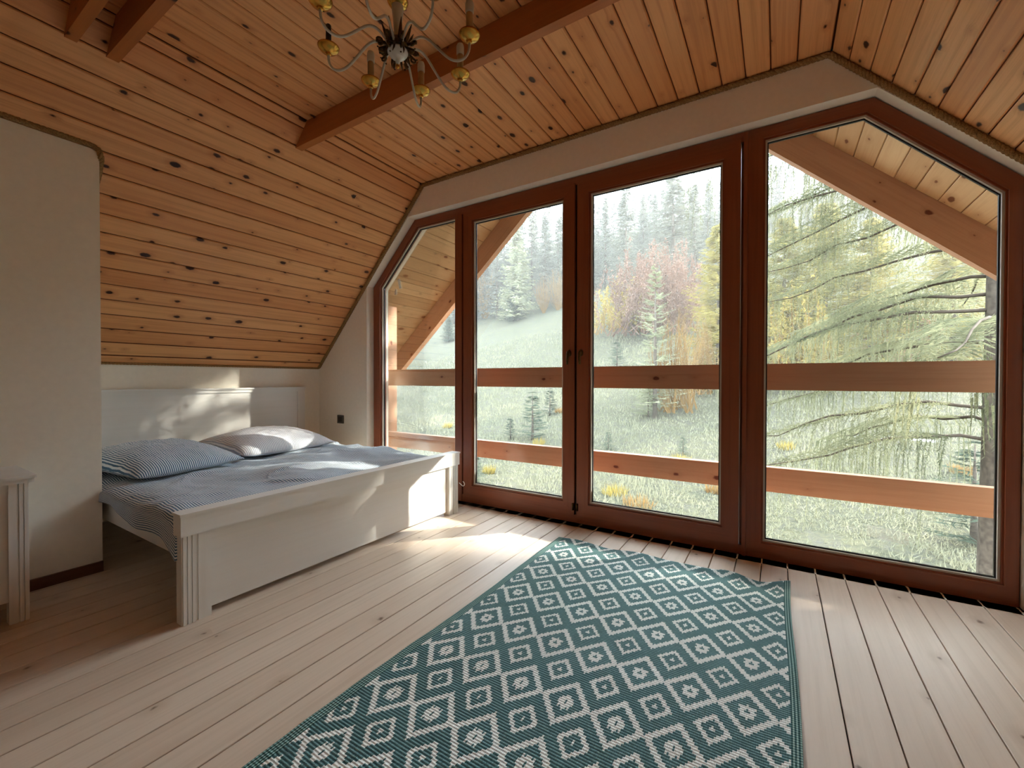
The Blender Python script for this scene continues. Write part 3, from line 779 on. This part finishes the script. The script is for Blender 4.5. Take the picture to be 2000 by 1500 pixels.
for k in range(8):
    a = 1.23077+PI-k*PI/4; c_, s_ = math.cos(a), math.sin(a)
    P = lambda r, z: Vector((CX+c_*r, CY+s_*r, ZH+z))
    key = [(.030, .004), (.048, .022), (.070, .030), (.095, .020), (.125, -.010), (.155, -.038), (.180, -.048), (.203, -.042), (.216, -.022), (.218, .004)]
    pts = []
    for i in range(len(key)-1):      # Catmull-Rom
        p0, p1, p2, p3 = key[max(i-1, 0)], key[i], key[i+1], key[min(i+2, len(key)-1)]
        for t in (0, .25, .5, .75):
            q_ = [.5*((2*p1[j])+(-p0[j]+p2[j])*t+(2*p0[j]-5*p1[j]+4*p2[j]-p3[j])*t*t+(-p0[j]+3*p1[j]-3*p2[j]+p3[j])*t**3) for j in (0, 1)]
            pts.append(P(*q_))
    pts.append(P(*key[-1]))
    m = MB(); m.tube(pts, .0038, 8); arm = m.build('arm', 'cream_enamel', ch)
    e_ = P(.218, .004)
    m = MB(); m.lathe([(0, -.006), (.006, -.005), (.008, .000), (.006, .003), (.012, .005), (.024, .010), (.030, .017), (.0315, .021), (.030, .021), (.022, .014), (.012, .010), (.011, .018), (0, .018)], e_, 28)
    m.build('drip_cup', 'brass', arm)
    if k == 1:
        m = MB(); m.tube([e_+Vector((0, 0, .016)), e_+Vector((0, 0, .042))], .0035, 8); m.build('bulb_stem', 'brass', arm)
        m = MB(); m.lathe([(0, 0), (.008, 0), (.008, .055), (.006, .058), (0, .058)], e_+Vector((0, 0, .030)), 16)
        o = m.build('candle_sleeve', 'black_plastic', arm); o['label'] = 'bare black bulb holder'
    else:
        m = MB(); m.lathe([(0, 0), (.0105, 0), (.0105, .062), (.009, .064), (0, .064)], e_+Vector((0, 0, .018)), 16); m.build('candle_sleeve', 'candle_card', arm)
        m = MB(); m.lathe([(.0, 0), (.0115, 0), (.0125, .004), (.0125, .026), (.010, .034), (0, .036)], e_+Vector((0, 0, .082)), 16); m.build('candle_tip', 'candle_tip', arm)

# ------------------------------------------------------------------ outside: eaves, rafters, guard rails
YR, YE = 4.0, 4.30
def zl(x): return 2.844+.882*(x+2.57)
def zr(x): return 2.83-.924*(x-.258)
XA = (2.83+.924*.258-2.844-.882*2.57)/(.882+.924); ZA = zl(XA)
XLo, XRo = -5.2, 2.9
m = MB()
for side in (0, 1):
    a = (XA, ZA); b = (XLo, zl(XLo)) if side == 0 else (XRo, zr(XRo))
    d = Vector((b[0]-a[0], 0, b[1]-a[1])); n_ = Vector((-d.z, 0, d.x)).normalized(); n_ = n_ if n_.z < 0 else -n_
    e_ = [0.0]
    while e_[-1] < d.length-.1: e_.append(e_[-1]+.155)
    e_[-1] = d.length
    boards(m, (a[0], Y2+.001, a[1]), (0, 1, 0), d.normalized(), n_, YE-Y2, e_, gap=.004, depth=.012)
    up = -n_*.02; P0 = Vector((a[0], 0, a[1])); P1 = Vector((b[0], 0, b[1])); t_ = -n_*.10
    q_ = [P0+up, P1+up, P1+t_+up, P0+t_+up]
    m.prism([(p.x, p.z) for p in q_], YG-.1, YE, mi=2)
struct(m.build('eaves', ['soffit_pine', 'pine_groove', 'roof_tar']))
# gable above the window, outside skin
m = MB(); m.prism([(XLo+.5, zl(XLo+.5)-.03), (XA, ZA-.03), (XRo-.5, zr(XRo-.5)-.03), (XRo-.5, zr(XRo-.5)-.3), (KR+.1, ZC+.16), (KL-.1, ZC+.16), (XLo+.5, zl(XLo+.5)-.3)], Y2-.12, Y2-.002)
struct(m.build('wall_gable', 'exterior_pine'))
DR = .285
m = MB(); m.prism([(XLo, zl(XLo)-.004), (XA, ZA-.004), (XA, ZA-DR-.004), (XLo, zl(XLo)-DR-.004)], YR, YR+.075, uvdir=(.75, .66))
tag(bevel(m.build('rafter', 'exterior_pine'), .006), 'sloping pine rafter under the left eaves seen through the left panes', 'rafter')
m = MB(); m.prism([(XA+.004, ZA-.004), (XRo, zr(XRo)-.004), (XRo, zr(XRo)-DR-.004), (XA+.004, ZA-DR-.004)], YR, YR+.075, uvdir=(.73, -.68))
tag(bevel(m.build('rafter', 'exterior_pine'), .006), 'sloping pine rafter under the right eaves seen through the rightmost pane', 'rafter')
YQ = 3.20
for x0, x1, lab in ((-3.74, -3.566, 'left end post of the outdoor pine guard rails beside the leftmost pane'), (1.32, 1.44, 'right end post of the outdoor pine guard rails')):
    m = MB(); zt = zl(x0)-.02 if x0 < 0 else zr(x1)-.02
    m.box((x0, YQ+.02, -.4), (x1, YQ+.14, min(zt, zl(x0)-.02 if x0 < 0 else zt)), axis=2)
    tag(bevel(m.build('guard_post', 'exterior_pine'), .005), lab, 'post')
for z0, z1, lab in ((.936, 1.102, 'upper horizontal pine guard rail outside the windows'), (.292, .446, 'lower horizontal pine guard rail outside the windows')):
    m = MB(); m.box((-3.72, YQ-.045, z0), (1.42, YQ+.018, z1), axis=0)
    tag(bevel(m.build('guard_rail', 'exterior_pine'), .005), lab, 'rail')
m = MB(); m.box((-3.9, Y2, -.30), (1.6, YQ+.16, -.18), axis=0); struct(bevel(m.build('trim_4', 'exterior_pine'), .01))

# ------------------------------------------------------------------ landscape
def G(x, y):
    d = max(0, y-7)
    z = -2.7 + .0062*min(d, 48)**2 + max(0, d-48)*.45
    z += .25*mnoise.noise(Vector((x*.06, y*.06, 0))) * min(1, d/8) + .02*x*min(1, max(0, d)/20)*0
    if y < 7: z = -2.7+.05*mnoise.noise(Vector((x*.5, y*.5, 0)))
    return z
def dirpx(x, y): return FWD*1.0 + RT2*((x-1000)/FPX) - UP2*((y-750)/FPX)
def onground(px, py):
    d = dirpx(px, py); t = 4.0
    while t < 200:
        p = Vector((0, 0, 1))+d*t
        if p.z <= G(p.x, p.y): return p
        t += .1
    return p
def atdepth(px, t):
    p = Vector((0, 0, 1))+dirpx(px, 741)*t; return Vector((p.x, p.y, G(p.x, p.y)))
def ztop_at(p, px, py):     # height of the point over p that shows at pixel row py
    t = (Vector((p.x, p.y, 1))-Vector((0, 0, 1))).dot(FWD)/1.0
    return 1.0 + (Vector((0, 0, 1))+dirpx(px, py)*t).z - 1.0
m = MB()
NX, NY = 120, 110
def gfn(u, v):
    x = -110+u*200; y = -16+ (v**1.6)*160
    return (x, y, G(x, y))
m.grid(gfn, NX, NY)
gr = struct(m.build('ground', 'meadow'))

def raw(name, V, F, mat, parent=None):
    me = bpy.data.meshes.new(name); me.from_pydata(V, [], F); me.materials.append(MATS[mat]); me.update()
    o = bpy.data.objects.new(name, me); COL.objects.link(o)
    if parent is not None: o.parent = parent
    return o
R = random.Random(11)
def blade(V, F, p, d, side, w):
    b = len(V); V += [tuple(p-side*w), tuple(p+side*w), tuple(p+d)]; F.append((b, b+1, b+2))
def conifer(name, h, r, whorls, nb, tw, mat, label=None, group=None, z0=.06, droop=.25, seed=1, sparse=1.0, width=.05, tl=.16, pw=.85):
    """built at the origin: Empty > trunk, foliage"""
    Rn = random.Random(seed)
    t = thing(name, label or '', 'tree', (0, 0, 0), group)
    m = MB(); m.tube([(0, 0, -.3), (0, 0, h*.5), (0, 0, h)], [h*.014+.02, h*.008+.01, .006], 6); m.build('trunk', 'bark', t)
    V, F = [], []
    for i in range(whorls):
        f = i/(whorls-1); z = h*(z0+(1-z0)*f**.92)
        Lb = r*(1-f)**pw*(.8+.4*Rn.random())+h*.01
        for k in range(max(3, int(nb*(1-.45*f)))):
            a = Rn.random()*2*PI; L_ = Lb*(.6+.5*Rn.random()); dr = droop*(1-.9*f)*(.7+.6*Rn.random())
            ca, sa = math.cos(a), math.sin(a); zz = z+Rn.uniform(-.5, .5)*h/whorls
            pt = lambda s: Vector((ca*L_*s, sa*L_*s, zz + L_*(.30*f*s - dr*s + .18*s*s)))
            sd_ = Vector((-sa, ca, 0))
            blade(V, F, pt(0), pt(1)-pt(0), sd_, width*.35); blade(V, F, pt(0), pt(1)-pt(0), Vector((0, 0, 1)), width*.35)
            for j in range(tw):
                s = .12+.88*(j+Rn.random())/tw; p = pt(s); lt = tl*r*(1.15-.7*s)*(.6+.8*Rn.random())*sparse
                for sg in (-1, 1):
                    d = Vector((ca*.55-sa*sg*.8, sa*.55+ca*sg*.8, -.15-.5*Rn.random()*droop*2))*lt
                    n2 = Vector((Rn.uniform(-1, 1), Rn.uniform(-1, 1), Rn.uniform(-1, 1))).normalized()
                    blade(V, F, p, d, n2, width)
    raw('foliage', V, F, mat, t); return t
def shrub(name, h, r, stems, twigs, leaves, matt, matl, label, cat='bush', group=None, seed=1, lsize=.06, spread=1.0, base=.0, tw_w=.008):
    Rn = random.Random(seed); t = thing(name, label, cat, (0, 0, 0), group)
    V, F = [], []; LV, LF = [], []
    for i in range(stems):
        a = Rn.random()*2*PI; sp = Rn.random()**.6
        ca, sa = math.cos(a), math.sin(a); hh = h*(.65+.35*Rn.random())*(1-.35*sp*sp); rr = r*sp*spread
        b0a, b0r = Rn.random()*6.28, base*r*Rn.random()**.5; bx_, by_ = math.cos(b0a)*b0r, math.sin(b0a)*b0r
        bend = Rn.uniform(-.12, .12)*h
        pt = lambda s: Vector((bx_*(1-.4*s)+ca*rr*(1-.5*base)*(s**.8)-sa*bend*math.sin(s*3), by_*(1-.4*s)+sa*rr*(1-.5*base)*(s**.8)+ca*bend*math.sin(s*3), hh*(s**1.15)))
        b = None; prevp = pt(0)
        w0 = .006*h+.006
        for q_ in range(6):
            p0, p1 = pt(q_/6), pt((q_+1)/6); sd_ = Vector((-sa, ca, 0)); wa, wb = w0*(1-q_/6)+.003, w0*(1-(q_+1)/6)+.003
            for nn in (sd_, Vector((ca, sa, 0))):
                b_ = len(V); V += [tuple(p0-nn*wa), tuple(p0+nn*wa), tuple(p1+nn*wb), tuple(p1-nn*wb)]; F.append((b_, b_+1, b_+2, b_+3))
        for j in range(twigs):
            s = .18+.82*Rn.random(); p = pt(s); lt = h*.16*(1.2-s)*(.5+Rn.random())
            d = Vector((Rn.gauss(0, 1)+ca*.5, Rn.gauss(0, 1)+sa*.5, .7+Rn.random())).normalized()*lt
            n2 = Vector((Rn.uniform(-1, 1), Rn.uniform(-1, 1), .2)).normalized(); blade(V, F, p, d, n2, tw_w)
            for l_ in range(leaves):
                q_ = p+d*Rn.random(); n3 = Vector((Rn.gauss(0, 1), Rn.gauss(0, 1), Rn.gauss(0, 1))).normalized(); n4 = Vector((Rn.gauss(0, 1), Rn.gauss(0, 1), Rn.gauss(0, 1))).normalized()
                blade(LV, LF, q_, n3*lsize*1.6, n4, lsize*.5)
    raw('stems', V, F, matt, t)
    if LV: raw('leaves', LV, LF, matl, t)
    return t
def copytree(o, loc, rz, sc, label=None, group=None):
    c = o.copy(); COL.objects.link(c); c.location = loc; c.rotation_euler = (0, 0, rz); c.scale = (sc[0], sc[0], sc[1]) if isinstance(sc, tuple) else (sc, sc, sc)
    if label: c['label'] = label
    if group: c['group'] = group
    elif 'group' in c and group is not None: del c['group']
    for chd in o.children:
        d = chd.copy(); COL.objects.link(d); d.parent = c
    return c
def place(o, loc, rz=0, sc=1):
    o.location = loc; o.rotation_euler = (0, 0, rz); o.scale = (sc[0], sc[0], sc[1]) if isinstance(sc, tuple) else (sc, sc, sc); return o

# forest on the hill: tall dark spruces
FL = 'tall dark spruce in the forest edge on top of the hill'
FG = 'dark spruces of the forest on the hill'
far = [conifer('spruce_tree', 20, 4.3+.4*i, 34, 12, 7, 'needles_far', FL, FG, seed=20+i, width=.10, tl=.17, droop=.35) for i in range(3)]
first = [True]*3
spots = []
for row, (dep, step) in enumerate(((64, 31), (74, 28), (88, 26))):
    px = 880+R.random()*10
    while px < 1960:
        spots.append((px+R.uniform(-8, 8), dep+R.uniform(-3, 3), row)); px += step*(1 if px < 1450 else 1.8)+R.uniform(-5, 5)
tops = [(880, 420), (930, 412), (1000, 398), (1060, 392), (1110, 380), (1160, 378), (1222, 362), (1262, 392), (1312, 338), (1355, 372), (1400, 380), (1440, 350), (1500, 340), (1960, 300)]
def skyline(px):
    for (a, ya), (b, yb) in zip(tops[:-1], tops[1:]):
        if a <= px <= b: return ya+(yb-ya)*(px-a)/(b-a)
    return tops[0][1] if px < 900 else tops[-1][1]
for i, (px, dep, row) in enumerate(spots):
    k = R.randrange(3); p = atdepth(px, dep); zt = ztop_at(p, px, skyline(px)+R.uniform(10, 55)); hgt = max(12, zt-p.z)
    sc = (min(1.15, hgt/20)*R.uniform(.8, 1.05), hgt/20)
    if first[k]: place(far[k], p, R.random()*6, sc); first[k] = False
    else: copytree(far[k], p, R.random()*6, sc)
def put(proto, px, py_base, py_top, h0, label, wfac=1.0, group='', rz=None, first_=False):
    p = onground(px, py_base); hgt = ztop_at(p, px, py_top)-p.z; s_ = hgt/h0
    rz = R.random()*6 if rz is None else rz
    if first_: o = place(proto, p, rz, (s_*wfac, s_)); o['label'] = label
    else:
        o = copytree(proto, p, rz, (s_*wfac, s_), label)
    if not group:
        if 'group' in o: del o['group']
    else: o['group'] = group
    return o
put(far[1], 1314, 596, 337, 20, 'tallest broad spruce on the skyline, right of centre of the second door pane', 1.5)
put(far[0], 1356, 600, 366, 20, 'narrow spruce just right of the tallest skyline spruce', .9)
put(far[2], 1222, 596, 358, 20, 'pointed spruce standing above the forest left of the tallest one', .9)
# mid-distance trees
pale = conifer('spruce_tree', 8, 2.3, 34, 13, 9, 'needles_pale', 'x', seed=41, width=.07, tl=.17, droop=.25)
put(pale, 1010, 626, 448, 8, 'pale yellowish spruce at the top of the meadow behind the left door pane', 1.0, first_=True)
dark = conifer('spruce_tree', 5, 1.9, 26, 13, 9, 'needles_dark', 'x', seed=43, width=.05, tl=.18, droop=.2)
put(dark, 1003, 629, 560, 5, 'low dark spruce in front of the pale one at the top of the meadow', 1.1, first_=True)
put(dark, 876, 668, 620, 5, 'small round spruce alone on the meadow slope in the leftmost pane', 1.2)
bt = shrub('birch_tree', 9, 3.2, 46, 30, 2, 'twigs_orange', 'leaves_tan', 'tan leaved birch at the left end of the forest edge', 'tree', seed=51, lsize=.14, base=.1)
p = onground(948, 622); place(bt, p, 0, (ztop_at(p, 948, 508)-p.z)/9)
o = put(bt, 1062, 612, 530, 9, 'small orange leaved tree right of the pale spruce at the meadow top', .9)
o = put(bt, 1090, 606, 520, 9, 'grey brown bare tree at the forest edge beside the middle door stile', .9)
rb = shrub('bare_bush', 7, 4.6, 120, 60, 3, 'twigs_red', 'twigs_red', 'large rounded reddish bare bush below the forest in the right door pane', seed=61, lsize=.10, tw_w=.016, base=.7)
p = onground(1275, 655); place(rb, p, 0, (ztop_at(p, 1275, 466)-p.z)/7)
yb = shrub('yellow_bush', 4, 3.2, 80, 36, 2, 'twigs_orange', 'leaves_yellow', 'wide ochre bush at the left foot of the reddish bush', seed=62, lsize=.10, base=.8)
p = onground(1232, 652); place(yb, p, 1, (ztop_at(p, 1232, 535)-p.z)/4)
# thin pale spruce in front, golden stems beside it
sp1 = conifer('spruce_tree', 8.5, 1.7, 26, 7, 16, 'needles_pale', 'x', seed=71, width=.022, tl=.16, droop=.12, z0=.10, sparse=.9, pw=.7)
put(sp1, 1279, 817, 520, 8.5, 'thin pale young spruce with a bare pointed top behind the right door pane', 1.0, first_=True)
gs = shrub('willow_bush', 5, 1.3, 40, 40, 2, 'twigs_orange', 'leaves_tan', 'clump of straight golden orange stems right of the thin spruce', seed=72, lsize=.035, tw_w=.007, base=.6)
p = onground(1325, 805); place(gs, p, 0, (ztop_at(p, 1325, 570)-p.z)/5)
o = copytree(gs, onground(1360, 770), 2, 1.15, 'reddish twiggy clump right of the golden stems, beside the fixed mullion')
yt = conifer('larch_tree', 9, 2.6, 44, 13, 13, 'leaves_green_gold', 'yellow green larch filling the upper right of the right door pane', seed=73, width=.035, tl=.15, droop=.15, z0=.04, pw=.75)
p = onground(1402, 745); place(yt, p, 0, (ztop_at(p, 1402, 440)-p.z)/9)
put(far[1], 1445, 660, 300, 20, 'dark spruce reaching out of view at the top right of the right door pane', 1.0)
for px, pb, ptop, lab, wf in ((1530, 750, 430, 'bright yellow larch at the left side of the rightmost pane', 1.2), (1610, 735, 400, 'yellow green larch behind the branches in the middle of the rightmost pane', 1.3),
                              (1700, 725, 430, 'golden larch left of the red roofed hut', 1.2), (1860, 715, 400, 'yellow green larch right of the red roofed hut', 1.3)):
    put(yt, px, pb, ptop, 9, lab, wf)
ys = shrub('yellow_bush', 4, 2.0, 60, 36, 3, 'twigs_orange', 'leaves_yellow', 'yellow leaved bush at the left side of the rightmost pane', seed=74, lsize=.08, base=.8)
p = onground(1535, 760); place(ys, p, 0, (ztop_at(p, 1535, 540)-p.z)/4)
# small spruces on the meadow
yg = conifer('young_spruce', 2, .62, 13, 7, 10, 'needles_dark', 'x', seed=81, width=.012, tl=.30, droop=.0, z0=.08)
first_small = True
for px, pb, pt_, lab in ((1205, 722, 665, 'small dark spruce on the meadow just above the upper rail in the right door pane'),
                         (1074, 812, 760, 'small spruce between the rails at the right side of the left door pane'),
                         (1040, 860, 768, 'slightly taller spruce between the rails left of the small one in the left door pane'),
                         (997, 858, 815, 'tiny spruce just above the lower rail in the left door pane'),
                         (1188, 880, 842, 'tiny pale seedling spruce above the lower rail in the right door pane'),
                         (1334, 890, 852, 'tiny seedling spruce above the lower rail near the centre of the right door pane'),
                         (930, 945, 890, 'thin seedling at the lower left corner of the left door pane'),
                         (1902, 1068, 868, 'young spruce sapling beside the big trunk at the right edge')):
    put(yg, px, pb, pt_, 2, lab, 1.5, first_=first_small); first_small = False
sk = conifer('young_spruce', 3, 1.5, 14, 9, 14, 'needles_near', 'low spreading spruce at the foot of the thin pale spruce', seed=82, width=.018, tl=.22, droop=.12, z0=.08)
p = onground(1266, 815); place(sk, p, 0, (ztop_at(p, 1262, 742)-p.z)/3*1.25)

# hut, birch log
hp = onground(1745, 712); hut = thing('hut', 'red roofed wooden hut half hidden behind spruce branches', 'hut', hp)
m = MB(); m.box((hp.x-1.3, hp.y, hp.z-.5), (hp.x+1.6, hp.y+3.0, hp.z+2.2)); m.build('wall', 'cabin_wall', hut)
m = MB(); m.box((hp.x-.2, hp.y-.05, hp.z+.9), (hp.x+1.2, hp.y-.001, hp.z+1.9)); m.build('window', 'cabin_dark', hut)
m = MB(); m.prism([(hp.x-1.9, hp.z+1.95), (hp.x+.2, hp.z+3.5), (hp.x+2.2, hp.z+1.95), (hp.x+2.1, hp.z+1.8), (hp.x+.2, hp.z+3.3), (hp.x-1.8, hp.z+1.8)], hp.y-.6, hp.y+3.5); m.build('roof', 'cabin_roof', hut)
lp = onground(1785, 872)
m = MB(); m.tube([lp+Vector((-.9, .15, .25)), lp+Vector((-.3, .05, .27)), lp+Vector((.6, -.05, .22))], [.06, .055, .05], 10)
tag(m.build('birch_log', 'bark_birch'), 'pale birch log lying on the ground in the rightmost pane', 'log')

# big drooping spruce by the house
BX, BY = 2.12, 6.9; BZ = G(BX, BY)
big = thing('spruce_tree', 'large near spruce with drooping branches filling the rightmost pane', 'tree', (BX, BY, BZ))
def parent_raw(o, p): o.parent = p; o.matrix_parent_inverse = Matrix.Translation(-p.location); return o
m = MB(); m.tube([(BX, BY, BZ-.2), (BX, BY, BZ+.3), (BX+.02, BY, BZ+3), (BX, BY, BZ+13)], [.24, .20, .17, .03], 14); m.build('trunk', 'bark', big)
V, F = [], []; BV = MB(); Rb = random.Random(5)
nbr = 54
for i in range(nbr):
    z = BZ+3.0+10.0*(i/nbr)**1.0; f = (z-BZ)/14
    a = (i*2.399+Rb.uniform(-.3, .3)) % (2*PI)
    # denser on the side towards the meadow in view
    if i % 2 == 0: a = PI*.93+Rb.uniform(-.75, .75)
    L_ = min(2.5+max(0, z)*.22, 4.8*(1-f)+.9)*Rb.uniform(.7, 1.08)
    if math.sin(a) < -.25: L_ = min(L_, 2.2/abs(math.sin(a)))
    ca, sa = math.cos(a), math.sin(a); dr = Rb.uniform(.28, .42)
    pt = lambda s: Vector((BX+ca*L_*s, BY+sa*L_*s, z + L_*(.22*s - (dr+.25)*s*s + .22*s**4)))
    jit = [Vector((Rb.uniform(-.04, .04), Rb.uniform(-.04, .04), Rb.uniform(-.05, .05))) for _ in range(9)]
    BV.tube([pt(q_/8)+(jit[q_] if q_ else Vector()) for q_ in range(9)], [(.018*(1-q_/9)+.003)*(.6+L_/6) for q_ in range(9)], 5)
    ntw = int(L_*30)
    for j in range(ntw):
        s = .15+.85*(j+Rb.random())/ntw; p = pt(s); sg = 1 if j % 2 else -1
        # side shoot runs outwards, then hangs
        ls = L_*.26*(1.15-s)*Rb.uniform(.5, 1.3)+.08
        out = Vector((ca*.5-sa*sg, sa*.5+ca*sg, 0)).normalized()
        hang = Rb.uniform(.25, .8)*(1.1-.3*s)*(.35+1.3*max(0, .5+mnoise.noise(p*1.7)))
        tip1 = p+out*ls+Vector((0, 0, -ls*.25)); tip2 = tip1+out*.05+Vector((Rb.uniform(-.05, .05), Rb.uniform(-.05, .05), -hang))
        path = [p, p+out*ls*.5+Vector((0, 0, .01)), tip1, tip1.lerp(tip2, .5), tip2]
        for a_, b_ in zip(path[:-1], path[1:]):
            d = b_-a_; ln = d.length; sd_ = d.cross(Vector((ca, sa, .3))).normalized()
            blade(V, F, a_, d, sd_, .009)
            nn = max(3, int(ln/.017))
            for q_ in range(nn):
                pp_ = a_+d*(q_/nn); th = Rb.random()*2*PI
                ax = d.normalized(); u_ = ax.cross(Vector((.3, .2, 1))).normalized(); w_ = ax.cross(u_)
                nd = (u_*math.cos(th)+w_*math.sin(th)+ax*.9)*Rb.uniform(.026, .044)
                b0 = len(V); sx_ = ax.cross(nd).normalized()*.0042
                V += [tuple(pp_-sx_), tuple(pp_+sx_), tuple(pp_+nd)]; F.append((b0, b0+1, b0+2))
BV.build('branches', 'bark_twig', big)
parent_raw(raw('foliage', V, F, 'needles_near', None), big)

# grass: one growth of blades over the near meadow
V, F = [], []; Rg = np.random.default_rng(3)
n = 110000
for i in range(n):
    dep = 6.5+45*Rg.random()**1.7; px = 720+1260*Rg.random()
    d = dirpx(px, 741); x, y = d.x*dep, d.y*dep
    if y < 5: continue
    if math.hypot(x-1.9, (y-7.5)*.7)+mnoise.noise(Vector((x*.8, y*.8, 0)))*1.5 < 3.2 and Rg.random() < .8: continue
    z = G(x, y); hgt = (.05+.12*Rg.random()**2)*.62*(1+dep*.035)*(1+.8*max(0, mnoise.noise(Vector((x*.4, y*.4, 3)))*3)); w = .005+dep*.0009
    a = Rg.random()*6.28; lean = Rg.normal(0, .06, 2)
    b0 = len(V); ca, sa = math.cos(a)*w, math.sin(a)*w
    V += [(x-ca, y-sa, z-.01), (x+ca, y+sa, z-.01), (x+lean[0], y+lean[1], z+hgt)]; F.append((b0, b0+1, b0+2))
g = raw('grass', V, F, 'grass_blades'); tag(g, 'short pale green grass growing on the meadow outside', 'grass', kind='stuff')


# added unseen leafy tree to the right, crown shaped to cut the sun patches
lt = thing('sun_blocker_tree', 'unseen leafy tree added to block the sun at the right of the house', 'tree', (13.4, 14.0, G(13.4, 14)))
m = MB(); m.tube([(13.4, 14, G(13.4, 14)-.2), (13.4, 14, 4), (13.3, 14, 8)], [.28, .2, .1], 10); m.build('trunk', 'bark', lt)
V, F = [], []; Rl = random.Random(8); cnt = 0
while cnt < 62000:
    s_, w_, dp = Rl.uniform(-8, 6.5), Rl.uniform(-2, 5.5), Rl.uniform(-1, 1)
    e1 = ((s_+1.2)/6.6)**2+((w_-2.5)/2.7)**2; e2_ = ((s_-.75)/4.7)**4+((w_+.1)/1.24)**4
    e3_ = -7.2 < s_ < 4.6 and max(-1.25, -.0-.3*max(0, s_+5.5)) < w_ < 1.6
    if min(e1, e2_)+.35*dp*dp > 1 and not e3_: continue
    y_ = 14+dp*2.2; p = Vector((s_+.97*y_, y_, w_+.56*y_)); cnt += 1
    n3 = Vector((Rl.gauss(0, 1), Rl.gauss(0, 1), Rl.gauss(0, 1))).normalized(); n4 = Vector((Rl.gauss(0, 1), Rl.gauss(0, 1), Rl.gauss(0, 1))).normalized()
    blade(V, F, p, n3*.20, n4, .085)
parent_raw(raw('crown', V, F, 'leaves_green_gold', None), lt)

# thin morning haze over the meadow and the forest
m = MB(); m.box((-120, 5.2, -6), (120, 150, 60)); hz = struct(m.build('haze', 'haze'))

# tufts of dry golden grass
for i, (px, py, col_) in enumerate(((1052, 868, 'leaves_yellow'), (1092, 806, 'twigs_orange'), (955, 925, 'leaves_yellow'), (1200, 965, 'leaves_yellow'), (1245, 990, 'twigs_orange'),
                              (1535, 878, 'leaves_yellow'), (1880, 928, 'twigs_orange'), (1395, 962, 'twigs_orange'), (875, 835, 'leaves_yellow'), (1330, 905, 'leaves_yellow'))):
    p = onground(px, py); V, F = [], []; rr = .22+.25*R.random()
    for k in range(170):
        a, q_ = R.random()*2*PI, rr*R.random()**.6
        b_ = p+Vector((math.cos(a)*q_, math.sin(a)*q_, 0)); b_.z = G(b_.x, b_.y)-.01
        blade(V, F, b_, Vector((R.gauss(0, .05)+math.cos(a)*.06, R.gauss(0, .05)+math.sin(a)*.06, R.uniform(.12, .34))), Vector((R.uniform(-1, 1), R.uniform(-1, 1), 0)).normalized(), .006+.0006*p.y)
    where = ('between the rails, right side of the left door pane', 'at the foot of the small spruces behind the left door pane', 'at the lower left of the left door pane', 'below the lower rail at the left of the right door pane',
             'farther right below the lower rail in the right door pane', 'above the lower rail at the left of the rightmost pane', 'beside the big trunk behind the lower rail', 'below the lower rail near the fixed mullion', 'in the leftmost pane between the rails', 'above the lower rail in the right door pane')[i]
    tag(raw('grass_tuft', V, F, col_), 'dry golden grass tuft '+where, 'grass')
